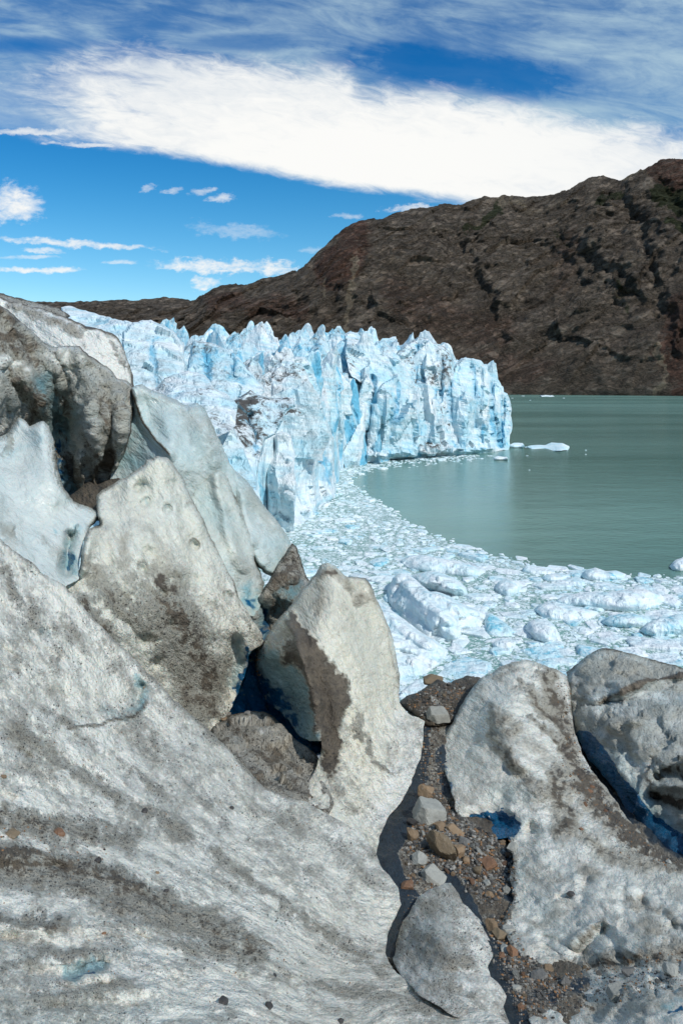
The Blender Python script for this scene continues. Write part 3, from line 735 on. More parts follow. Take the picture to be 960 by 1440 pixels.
# the seracs behind, by plan position
pts = []; tries = 0
while len(pts) < 285 and tries < 90000:
    tries += 1
    D = 72 + 700 * rg.random() ** 1.3
    px = rg.uniform(120, 700)
    X = (px - 480) / F * D
    if D < front_y(X) + 12 + D * 0.02: continue
    if px > np.interp(D, [300, 340, 480, 800], [685, 680, 600, 520]): continue
    if D < 150 and px > 330: continue
    r = D * 0.022 * rg.uniform(0.7, 1.5)
    if any((X - a) ** 2 + (D - b) ** 2 < (0.60 * (r + c)) ** 2 for a, b, c in pts): continue
    pts.append((X, D, r))
pts.sort(key=lambda q: q[1])
variants = []
for k in range(16):
    P, f = serac_mesh(4, rg, 1, 1, 3.2, rg.uniform(-1.6, 1.0), 40, rg.uniform(0, 90), 0.9)
    o = link('ice_pinnacle', P, f, FRONT, False); variants.append(o)
usedv = set()
skyl = [(80, 432), (150, 447), (230, 452), (290, 458), (350, 457), (430, 467), (490, 470), (540, 482), (600, 478), (640, 500), (680, 510), (715, 545)]
wheres = [(230, 'beyond the smooth white block'), (330, 'under the low skyline hills'), (430, 'left of the near corner tower'), (520, 'behind the blue recess of the front'), (600, 'behind the rounded peak'), (2000, 'behind the highest peak')]
for i, (X, D, r) in enumerate(pts):
    v = i % 16
    src = variants[v]
    if v in usedv:
        o = src.copy(); COL.objects.link(o)
    else: o = src; usedv.add(v)
    px = 480 + X / D * F
    z = surf(X, D) + rg.uniform(-5, 5) * min(1.5, D / 250)
    ysk = np.interp(px, [a for a, _ in skyl], [b for _, b in skyl]) + rg.uniform(0, 20) * (rg.random() < .75)
    zmax = H + (HZ - ysk) / F * D
    z = min(z, zmax)
    hh = r * 3.6
    o.scale = (r * rg.uniform(1.0, 1.9), r * rg.uniform(.5, 1.0), hh / 3.2 * rg.uniform(.9, 1.2))
    o.location = (X, D, z - hh); o.rotation_euler = (rg.uniform(-.2, .2), rg.uniform(-.1, .35), rg.uniform(-.9, .5))
    near = D < 200 and px < 420
    dirty = 1.5 if near else rg.uniform(0.3, 1.3); blu = rg.uniform(-0.2, 0.55)
    o.color = (dirty, blu, 0, 1)
    wh = [w for lim, w in wheres if px < lim][0]
    far = 'far' if D > 420 else ('nearer' if D < 250 else 'middle')
    look = 'dirt streaked' if dirty > 0.9 else ('pale blue' if blu > 0.2 else 'clean white')
    tag(o, f'{look} {far} row ice pinnacle {wh}', 'ice pinnacle', f'{look} {far} pinnacles {wh}')
for v in range(16):
    if v not in usedv: bpy.data.objects.remove(variants[v])
# ------------------------------------------------------------------ near glacier: buried ice under everything
def under_ice():
    xs = np.linspace(-70, 40, 140); ys = np.linspace(-6, 100, 140)
    X, Y = np.meshgrid(xs, ys)
    Z = H - 11.0 - 0.30 * Y + fbm(np.stack([X / 9, Y / 9, X * 0], -1), 4, 0.5) * 1.2
    Z += np.clip((-X - 8) * 0.35, 0, 6) * sstep(Y, 60, 20)
    edge = 30 + 0.0 * X; lim = sstep(Y + np.clip(X, -60, 30) * 0.9, 62, 48)
    Z = -8 + (Z + 8) * lim
    ii = np.arange(X.size).reshape(X.shape)
    f = np.stack([ii[:-1, :-1].ravel(), ii[:-1, 1:].ravel(), ii[1:, 1:].ravel(), ii[1:, :-1].ravel()], 1)
    V3 = np.stack([X, Y, Z], -1).reshape(-1, 3); n = len(V3)
    o = link('glacier_terrain', V3, f, ICE, True, {'dirt': np.full(n, .5), 'blue': np.zeros(n), 'deep': np.full(n, .4), 'warm': np.zeros(n), 'flow': V3 * 0.5, 'iso': V3, 'pxm': np.full(n, .02), 'grain': np.ones(n)})
    tag(o, kind='structure')
under_ice()

# ---- far dirty ridges, back to front
relief('ice_ridge', [(-60, 405), (0, 412), (30, 420), (62, 428), (80, 432), (100, 445), (60, 470), (-60, 470)],
       [(-60, 405, 90), (30, 420, 95), (100, 440, 100), (40, 470, 80), (-60, 470, 78)],
       'low grey ice ridge peeping over the top of the white dirt edged fin', 'ice ridge', dirt0=0.45, amp=(.5, .2), nscale=5, seed=20, thick=.1)
relief('ice_fin', [(-70, 405), (0, 417), (14, 424), (28, 425), (45, 431), (62, 434), (78, 442), (100, 449), (120, 458), (140, 462), (160, 470), (170, 480), (178, 500), (188, 528), (192, 560), (200, 640), (150, 690), (0, 640), (-70, 600)],
       [(-70, 410, 40), (0, 420, 40), (62, 436, 39), (160, 470, 37), (190, 530, 36), (180, 640, 33), (60, 600, 33), (90, 500, 36), (-60, 600, 34)],
       'white ice fin with a black dirt edge at the upper left', 'ice fin', dirt0=-0.08, crest_dirt=0.95, grain=.75, seed=21, dn=.45,
       dstrokes=[('s', [(20, 430), (70, 450), (110, 462)], 12, .55), ('s', [(150, 475), (180, 520)], 6, .4)],
       bumps=[([(40, 440), (120, 500), (170, 600)], 26, .5)], amp=(.25, .08), nscale=3, flow=35)
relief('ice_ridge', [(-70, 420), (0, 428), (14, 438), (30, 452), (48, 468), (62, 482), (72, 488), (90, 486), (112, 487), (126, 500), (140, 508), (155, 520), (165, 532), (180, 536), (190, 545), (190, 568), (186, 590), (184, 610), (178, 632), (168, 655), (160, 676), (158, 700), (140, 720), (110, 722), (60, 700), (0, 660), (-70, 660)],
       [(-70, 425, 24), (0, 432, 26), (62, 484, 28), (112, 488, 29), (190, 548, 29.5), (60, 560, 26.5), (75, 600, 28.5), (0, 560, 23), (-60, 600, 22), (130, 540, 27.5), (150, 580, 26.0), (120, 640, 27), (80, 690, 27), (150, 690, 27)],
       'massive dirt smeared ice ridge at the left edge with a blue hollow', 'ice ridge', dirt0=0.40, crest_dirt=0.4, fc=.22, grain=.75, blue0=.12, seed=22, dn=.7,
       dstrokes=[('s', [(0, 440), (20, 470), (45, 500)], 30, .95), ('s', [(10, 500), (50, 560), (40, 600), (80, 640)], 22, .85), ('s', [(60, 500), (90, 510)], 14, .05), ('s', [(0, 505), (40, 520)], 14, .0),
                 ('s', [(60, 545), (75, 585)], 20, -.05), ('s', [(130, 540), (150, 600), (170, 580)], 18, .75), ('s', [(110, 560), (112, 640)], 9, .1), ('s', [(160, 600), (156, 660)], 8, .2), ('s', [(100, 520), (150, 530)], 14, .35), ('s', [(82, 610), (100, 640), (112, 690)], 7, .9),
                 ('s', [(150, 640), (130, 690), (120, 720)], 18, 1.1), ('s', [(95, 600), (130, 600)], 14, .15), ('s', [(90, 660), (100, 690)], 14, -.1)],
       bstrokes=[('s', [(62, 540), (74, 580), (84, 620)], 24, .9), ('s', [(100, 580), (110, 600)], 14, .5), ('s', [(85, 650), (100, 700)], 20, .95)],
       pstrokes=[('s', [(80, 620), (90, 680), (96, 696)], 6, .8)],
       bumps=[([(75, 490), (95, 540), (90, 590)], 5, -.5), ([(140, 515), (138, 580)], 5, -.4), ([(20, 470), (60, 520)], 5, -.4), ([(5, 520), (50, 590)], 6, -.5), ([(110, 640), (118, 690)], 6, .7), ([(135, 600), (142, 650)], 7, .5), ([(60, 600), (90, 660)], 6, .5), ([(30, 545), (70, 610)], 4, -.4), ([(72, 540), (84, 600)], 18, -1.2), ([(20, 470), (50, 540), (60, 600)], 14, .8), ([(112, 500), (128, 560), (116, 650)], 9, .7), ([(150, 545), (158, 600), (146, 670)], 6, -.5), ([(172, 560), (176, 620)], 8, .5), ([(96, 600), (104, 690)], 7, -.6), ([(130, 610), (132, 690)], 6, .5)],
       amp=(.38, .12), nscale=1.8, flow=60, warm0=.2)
relief('ice_fin', [(150, 700), (158, 655), (168, 625), (180, 590), (186, 565), (184, 545), (200, 540), (215, 548), (232, 556), (250, 563), (262, 570), (276, 566), (285, 570), (293, 585), (302, 604), (312, 625), (322, 648), (330, 665), (334, 700), (300, 730), (200, 730)],
       [(186, 548, 28), (250, 565, 28.5), (285, 570, 29), (320, 648, 28), (235, 640, 25.5), (165, 650, 27.5), (160, 700, 26), (290, 700, 26.5), (240, 600, 27), (200, 580, 28.4)],
       'smooth bluish grey ice fin with a thin black crest line running across its face', 'ice fin', dirt0=-.18, crest_dirt=.55, fade=(620, 660), grain=.12, blue0=.34, seed=23, dn=.2, warm0=.1,
       dstrokes=[('s', [(255, 575), (285, 600), (300, 650)], 26, .34), ('s', [(240, 660), (290, 690)], 22, .30), ('s', [(200, 548), (240, 562)], 9, .32), ('s', [(184, 548), (192, 570), (205, 598), (222, 620), (238, 640)], 2.2, 1.3), ('s', [(262, 600), (280, 640)], 16, .2), ('s', [(284, 572), (300, 602)], 5, .5)],
       bstrokes=[('s', [(195, 600), (180, 640), (200, 650)], 26, .75), ('s', [(240, 590), (260, 620)], 18, .35), ('s', [(215, 570), (225, 600)], 10, .3)],
       bumps=[([(186, 548), (205, 598), (238, 640)], 7, .5), ([(256, 575), (262, 620)], 12, -.35), ([(230, 590), (240, 620)], 10, .3), ([(285, 600), (300, 650)], 10, .35)],
       amp=(.13, .02), nscale=2.2, fl_amp=.015, rw=18)
relief('ice_fin', [(305, 700), (312, 670), (322, 652), (334, 664), (346, 674), (356, 688), (368, 706), (380, 722), (394, 738), (404, 752), (413, 768), (404, 786), (398, 800), (384, 812), (372, 806), (350, 780)],
       [(312, 670, 29), (334, 664, 29), (368, 706, 28.5), (413, 768, 28), (384, 808, 26), (340, 740, 27), (365, 760, 26.5), (330, 700, 28)],
       'grey green glassy ice fin with faint bands, rightmost of the smooth fins', 'ice fin', dirt0=-.05, crest_dirt=.6, grain=.1, blue0=.36, seed=24, dn=.25, warm0=.25,
       dstrokes=[('s', [(345, 700), (385, 740), (405, 775)], 18, .30), ('s', [(360, 760), (380, 800)], 12, .26), ('s', [(330, 672), (350, 690), (372, 720)], 10, .38)],
       bstrokes=[('s', [(380, 765), (395, 780), (384, 800)], 16, .5), ('s', [(340, 700), (370, 740)], 20, .28)],
       bumps=[([(330, 672), (345, 720), (350, 760)], 10, .5), ([(355, 720), (400, 760)], 10, -.25)], amp=(.10, .02), nscale=2, fl_amp=.02, rw=14)
relief('ice_fin', [(262, 700), (272, 682), (285, 674), (298, 664), (306, 660), (316, 662), (322, 676), (328, 692), (336, 710), (348, 735), (356, 756), (360, 790), (372, 820), (368, 850), (358, 868), (345, 865), (300, 800)],
       [(272, 684, 26), (306, 662, 26.5), (328, 692, 26.5), (356, 756, 26), (366, 830, 24.5), (320, 760, 24.3), (350, 860, 23.5), (290, 740, 24.8)],
       'narrow cream and blue ice fin wedged between the big dimpled fin and the glassy fin', 'ice fin', dirt0=-.1, crest_dirt=.65, fade=(800, 850), grain=.12, blue0=.22, seed=25, dn=.28, warm0=.6,
       dstrokes=[('s', [(300, 670), (318, 720)], 12, .22), ('s', [(330, 780), (350, 830)], 14, .34), ('s', [(335, 720), (352, 760)], 5, .6), ('s', [(345, 790), (366, 820)], 12, .35)],
       bstrokes=[('s', [(285, 690), (310, 730)], 20, .5), ('s', [(350, 830), (358, 862)], 16, .9)],
       pstrokes=[('s', [(354, 845), (360, 868)], 9, .6)], bumps=[([(304, 668), (318, 740), (340, 800)], 8, .4)], amp=(.10, .02), nscale=1.8, fl_amp=.02)
relief('ice_lump', [(352, 880), (356, 850), (366, 832), (378, 818), (384, 802), (394, 786), (402, 776), (410, 764), (418, 772), (424, 790), (431, 812), (442, 830), (430, 850), (400, 900), (372, 905)],
       [(366, 835, 24), (402, 777, 26.5), (414, 770, 26.5), (431, 812, 25.5), (395, 830, 24.3), (370, 890, 23.5), (420, 850, 24), (392, 870, 24.6)],
       'dark muddy ice lump with a blue flank in the notch left of the central fin', 'ice lump', dirt0=.45, fc=.22, seed=26, dn=.5,
       dstrokes=[('s', [(400, 785), (412, 810), (380, 815)], 18, .95), ('s', [(424, 790), (430, 806)], 4, -.1), ('s', [(385, 850), (378, 890)], 9, .8)],
       bstrokes=[('s', [(415, 825), (395, 845), (375, 870)], 17, .95), ('s', [(366, 850), (364, 880)], 10, .9)], pstrokes=[('s', [(370, 860), (372, 890)], 12, .8)],
       bumps=[([(380, 816), (410, 812)], 8, .5), ([(365, 850), (380, 890)], 8, -.6)], amp=(.2, .08), nscale=1.4)
# dirty floor of the left hollow, seen at (125, 700)
relief('dirt_mound', [(92, 702), (104, 694), (118, 681), (128, 678), (138, 682), (150, 676), (166, 672), (176, 680), (168, 700), (150, 730), (120, 735), (100, 720)],
       [(92, 702, 24.4), (128, 679, 25.2), (170, 676, 24.5), (130, 725, 21.5)], 'small mound of brown dirt in the blue hollow between two fins', 'dirt mound', dirt0=1.1, seed=27, dn=.3, amp=(.2, .1), nscale=.8, thick=.12)
relief('ice_fin', [(-80, 590), (-30, 600), (0, 614), (10, 610), (20, 596), (27, 586), (34, 590), (42, 600), (52, 594), (62, 592), (70, 600), (76, 620), (79, 645), (84, 668), (92, 688), (104, 704), (120, 712), (136, 718), (140, 728), (128, 742), (118, 762), (112, 790), (112, 815), (80, 830), (0, 800), (-80, 800)],
       [(-80, 595, 18.5), (0, 616, 20), (27, 588, 21), (62, 593, 20.5), (80, 650, 19.5), (104, 706, 18.5), (136, 720, 18.5), (60, 680, 18), (20, 640, 19), (30, 720, 16.5), (0, 760, 14.8), (100, 770, 16.6), (106, 812, 15.5), (-70, 760, 14.5)],
       'clean white ice fin at the left edge with an uneven cream rim', 'ice fin', dirt0=-.22, crest_dirt=.5, fade=(720, 760), grain=.15, blue0=.16, seed=28, dn=.22, warm0=.15,
       dstrokes=[('s', [(0, 700), (20, 780)], 16, .22), ('s', [(60, 760), (90, 790)], 14, .25), ('s', [(78, 640), (88, 684), (112, 710)], 8, .75), ('s', [(20, 610), (10, 640)], 7, .6), ('s', [(0, 735), (16, 748)], 9, .6), ('s', [(110, 740), (104, 760)], 3, .6)],
       bstrokes=[('s', [(10, 640), (45, 620), (60, 610)], 6, .4), ('p', [(88, 800), (90, 770), (104, 745), (112, 742), (112, 812)], 6, .9), ('s', [(75, 746), (78, 750)], 3, .7), ('s', [(0, 670), (4, 760)], 12, .25)],
       pstrokes=[('s', [(104, 770), (100, 808)], 7, 1.0)],
       bumps=[([(55, 600), (68, 660), (80, 700)], 12, .35), ([(30, 620), (20, 680), (40, 740)], 22, -.35), ([(100, 755), (94, 800)], 9, -.8)], amp=(.16, .03), nscale=1.6, fl_amp=.015, rw=16)
DIMP = [((200, 900), 11, 17), ((230, 836), 7, 12), ((239, 878), 8, 10), ((216, 931), 9, 9), ((273, 766), 8, 10), ((236, 716), 8, 8), ((268, 712), 6, 7), ((200, 800), 9, 13), ((252, 853), 5, 6), ((206, 706), 8, 8), ((318, 838), 8, 9), ((195, 686), 9, 8)]
RING = []
for c, rx, ry in DIMP:
    RING.append(('s', [(c[0] + rx * .95 * math.cos(t), c[1] + ry * .95 * math.sin(t)) for t in np.linspace(3.0, 6.4, 9)], 2.2, .42))
LB1, LD1 = lenses([(130, 740), (230, 650), (340, 860), (340, 960), (280, 1000), (130, 840)], 70, 62, 20, 3, 10, 3.5, 8, .09)
LB2, LD2 = lenses([(480, 1000), (560, 990), (590, 1030), (530, 1180), (440, 1130), (470, 1050)], 50, 60, 20, 4, 12, 3, 6, .06)
LB3, LD3 = lenses([(640, 1030), (740, 940), (800, 1100), (950, 1240), (960, 1420), (760, 1340), (730, 1180), (640, 1110)], 110, 50, 60, 4, 14, 4, 9, .07)
LB4, LD4 = lenses([(800, 960), (850, 920), (960, 950), (960, 1180), (870, 1090)], 40, 20, 40, 4, 14, 4, 9, .14)
DF = relief('ice_fin', [(60, 880), (58, 830), (90, 815), (108, 815), (112, 800), (118, 765), (124, 745), (134, 740), (140, 738), (137, 722), (136, 698), (144, 690), (160, 680), (176, 672), (190, 662), (203, 654), (206, 646), (222, 641), (236, 644), (246, 656), (256, 668), (262, 684), (270, 700), (284, 726), (296, 752), (308, 778), (318, 800), (330, 820), (334, 838), (348, 860), (362, 880), (370, 893), (372, 905), (352, 916), (345, 950), (330, 985), (318, 1010), (310, 1036), (300, 1060), (240, 1050), (150, 970)],
       [(60, 860, 14.6), (112, 820, 15.6), (124, 745, 17), (140, 700, 19), (222, 643, 20.5), (262, 684, 21), (318, 800, 20.8), (368, 892, 20.2), (345, 950, 19.6), (318, 1005, 18.2), (270, 1010, 17.2), (200, 960, 16.4), (130, 870, 14.8), (200, 760, 17.6), (260, 850, 17.6), (160, 840, 15.6), (180, 720, 18.4), (300, 900, 18.2)],
       'big dimpled ice fin in the middle left, cream above and mud brown below', 'ice fin', dirt0=-.05, crest_dirt=.5, fade=(830, 900), grain=(.2, 1.0, 760, 880), blue0=.06, seed=29, dn=.38, warm0=.75,
       dstrokes=RING + LD1 + [('s', [(225, 820), (262, 890), (290, 940), (280, 990)], 40, .98), ('s', [(120, 790), (160, 850), (200, 890)], 16, .7), ('s', [(140, 820), (200, 870), (250, 940), (280, 1000)], 24, .62),
                 ('s', [(180, 760), (170, 800), (220, 850)], 14, .42), ('s', [(300, 850), (330, 880)], 14, .15), ('s', [(120, 850), (150, 900)], 18, .8), ('s', [(130, 760), (160, 745)], 14, -.1),
                 ('s', [(190, 850), (200, 880)], 9, -.1), ('s', [(160, 870), (180, 910)], 6, .0), ('s', [(285, 985), (310, 1010)], 12, .8), ('s', [(320, 900), (340, 940)], 12, .05)] +
                [('s', [c], max(rx, ry) * .9, -.15) for c, rx, ry in DIMP],
       bstrokes=[('s', [(245, 640), (262, 690)], 3, .2), ('s', [(340, 900), (330, 960)], 14, .65)] + [('s', [(c[0], c[1] - 2)], rx * .8, .45) for c, rx, ry in DIMP],
       pstrokes=[('s', [(352, 915), (344, 950), (330, 985)], 9, .9)],
       wstrokes=[('s', [(200, 700), (210, 800)], 40, .9)],
       bumps=LB1 + [(((c[0], c[1]),), r * .85, -.34 * r / 9) for c, r, ry in DIMP] + [([(222, 645), (240, 720), (250, 800)], 16, .35), ([(160, 690), (170, 760)], 16, -.3), ([(270, 720), (300, 800)], 14, .3), ([(126, 745), (116, 800)], 9, .5), ([(140, 740), (150, 790)], 10, -.3), ([(345, 880), (352, 915)], 14, .4), ([(330, 905), (318, 980)], 16, -.5)],
       amp=(.15, .05), nscale=1.3, flow=58, fscale=(46, 12), fl_amp=.05, rw=12)
# cave of deep blue ice behind the central fin
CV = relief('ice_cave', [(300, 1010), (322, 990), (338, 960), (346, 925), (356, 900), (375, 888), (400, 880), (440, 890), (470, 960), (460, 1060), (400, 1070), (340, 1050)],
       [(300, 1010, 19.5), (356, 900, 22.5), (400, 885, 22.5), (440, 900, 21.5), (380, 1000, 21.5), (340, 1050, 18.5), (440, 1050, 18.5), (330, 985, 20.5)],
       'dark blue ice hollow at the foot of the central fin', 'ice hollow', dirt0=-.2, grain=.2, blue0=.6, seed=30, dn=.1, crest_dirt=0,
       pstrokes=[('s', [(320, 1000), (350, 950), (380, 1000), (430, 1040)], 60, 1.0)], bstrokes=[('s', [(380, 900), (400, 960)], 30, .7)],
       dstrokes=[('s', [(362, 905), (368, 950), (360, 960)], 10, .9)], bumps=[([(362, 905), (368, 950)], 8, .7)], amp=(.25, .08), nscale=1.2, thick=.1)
CV.o.color = (1, 0.25, 1, 1)  # brighter cave blue: light glowing through the ice, put into the colour
# central fin
CF = relief('ice_fin', [(363, 968), (357, 940), (362, 912), (376, 892), (388, 874), (404, 858), (420, 836), (434, 818), (444, 806), (450, 796), (460, 792), (468, 795), (474, 800), (482, 808), (490, 812), (502, 811), (514, 813), (522, 822), (528, 838), (536, 856), (544, 872), (550, 890), (556, 915), (560, 940), (562, 965), (562, 988), (574, 1004), (596, 1014), (594, 1040), (590, 1066), (578, 1100), (562, 1130), (545, 1150), (535, 1175), (528, 1200), (520, 1230), (480, 1240), (430, 1180), (410, 1130), (440, 1090), (452, 1060), (452, 1040), (436, 1042), (420, 1034), (405, 1012), (392, 1000), (378, 990)],
       [(362, 912, 20.5), (388, 875, 20.3), (446, 802, 20), (462, 794, 20), (514, 814, 20.6), (550, 890, 20.8), (562, 985, 20.4), (594, 1016, 19.8), (590, 1066, 17.6), (545, 1150, 14.6), (525, 1220, 12.6), (430, 1180, 12.6), (420, 1130, 13.6), (450, 1060, 15.6), (440, 1020, 16.6), (418, 960, 17.6), (400, 900, 18.6), (440, 860, 18.3), (480, 900, 17.8), (500, 1000, 16.8), (540, 1080, 16.2), (380, 960, 20.0), (395, 990, 19.2), (500, 1100, 15.0), (368, 965, 20.8)],
       'tall central ice fin with pointed dirty top, brown mud and a blue underside', 'ice fin', dirt0=-.03, crest_dirt=.55, fade=(940, 1000), grain=(.25, .9, 900, 1060), seed=31, dn=.3, warm0=.95,
       dstrokes=LD2 + [('p', [(404, 868), (412, 862), (426, 880), (446, 902), (462, 925), (468, 945), (486, 960), (494, 985), (482, 1010), (478, 1040), (476, 1080), (462, 1098), (456, 1072), (446, 1040), (440, 1000), (432, 965), (420, 945), (404, 930), (402, 900)], 4, 1.05),
                 ('s', [(450, 808), (462, 802), (480, 818), (500, 840), (514, 846)], 11, .75), ('s', [(445, 820), (450, 850), (452, 860)], 7, .6), ('s', [(460, 800), (470, 806)], 8, 1.0),
                 ('s', [(520, 830), (528, 850)], 4, .5), ('s', [(384, 905), (400, 890)], 12, .35), ('s', [(500, 1020), (520, 1060), (550, 1090)], 6, .6), ('s', [(508, 1010), (512, 1050)], 8, .5),
                 ('s', [(458, 930), (462, 948)], 3.5, -.1), ('s', [(449, 950), (452, 956)], 4, -.1), ('s', [(486, 995), (492, 1008)], 4, -.1), ('s', [(425, 890), (430, 905)], 3, -.1), ('s', [(545, 890), (560, 960)], 3, .3), ('s', [(470, 1100), (500, 1140)], 14, .25)],
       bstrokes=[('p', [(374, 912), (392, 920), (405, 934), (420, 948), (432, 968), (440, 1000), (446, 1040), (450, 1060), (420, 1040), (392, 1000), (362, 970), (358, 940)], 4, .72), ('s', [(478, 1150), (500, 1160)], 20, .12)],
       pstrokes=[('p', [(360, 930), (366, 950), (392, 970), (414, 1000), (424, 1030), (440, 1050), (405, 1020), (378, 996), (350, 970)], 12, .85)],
       wstrokes=[('s', [(570, 1010), (575, 1070), (530, 1150)], 36, .1), ('s', [(480, 1160), (450, 1140)], 30, .5)],
       bumps=LB2 + [([(404, 868), (425, 930), (442, 990), (448, 1050)], 10, .8), ([(400, 940), (412, 1000)], 16, -.8), ([(462, 800), (480, 880), (520, 960)], 18, .3), ([(500, 830), (536, 900)], 10, -.2), ([(520, 1000), (560, 1060)], 14, -.2), ([(490, 1010), (510, 1080)], 10, -.25)],
       amp=(.13, .03), nscale=1.6, flow=62, fscale=(50, 13), fl_amp=.03, rw=9)
# lump in front of the cave
LU = relief('ice_lump', [(296, 1030), (302, 1014), (316, 1006), (334, 1004), (352, 1000), (372, 1000), (386, 1008), (398, 1022), (412, 1036), (430, 1048), (446, 1062), (456, 1090), (470, 1130), (450, 1170), (400, 1160), (340, 1100), (310, 1060)],
       [(300, 1020, 17.4), (334, 1005, 18), (386, 1010, 17.6), (446, 1064, 15.8), (460, 1120, 14.0), (420, 1150, 12.8), (330, 1070, 14.6), (370, 1050, 15.9)],
       'low muddy ice lump in front of the dark blue hollow', 'ice lump', dirt0=.62, fade=(1010, 1040), fc=.22, seed=32, dn=.5,
       dstrokes=[('s', [(396, 1058), (402, 1072)], 7, -.1), ('s', [(365, 1082), (385, 1088)], 8, -.05), ('s', [(370, 1030), (384, 1036)], 6, .1), ('s', [(340, 1050), (360, 1075)], 18, .35)],
       bumps=[([(330, 1020), (380, 1030)], 14, .4), ([(360, 1075), (385, 1085)], 8, -.3), ([(398, 1050), (404, 1075)], 6, -.25)], amp=(.22, .09), nscale=1.1, flow=40)

# ---- left slope (the ground we stand on)
def slope_flow(px, py):
    f = rbf([(-300, 1380, 5.0), (0, 1400, 5.0), (350, 1420, 5.0), (700, 1445, 5.0), (0, 1225, 4.0), (150, 1250, 4.0), (350, 1335, 4.0), (560, 1385, 4.0), (-300, 1190, 4.0), (0, 1010, 3.0), (150, 1110, 3.0), (300, 1215, 3.0), (460, 1310, 3.0), (550, 1352, 3.2),
             (0, 757, 2.0), (108, 842, 2.0), (266, 1002, 2.0), (400, 1120, 2.0), (530, 1230, 2.2), (0, 1600, 6.0), (500, 1600, 6.0), (-300, 900, 3.0)])
    return f(px, py) * 0.3
rl = np.random.default_rng(8); LB = []; LD = []
for k in range(170):
    x = rl.uniform(0, 560); y = rl.uniform(800, 1425)
    if not (y > 780 + x * .9 and y < 1430): continue
    e = 4.0; gx = slope_flow(np.array([x + e, x - e]), np.array([y, y])); gy = slope_flow(np.array([x, x]), np.array([y + e, y - e]))
    d = np.array([-(gy[0] - gy[1]), gx[0] - gx[1]]); d /= np.linalg.norm(d) + 1e-9; L = rl.uniform(4, 15); w = rl.uniform(3, 6.5); dd = 3.5 + 9 * max(0, (1440 - y)) / 640
    seg = [(x - d[0] * L, y - d[1] * L), (x + d[0] * L, y + d[1] * L)]
    LB.append((seg, w, -rl.uniform(.004, .009) * dd * w / 5)); LD.append(('s', seg, w * 1.1, rl.uniform(-.25, .0)))
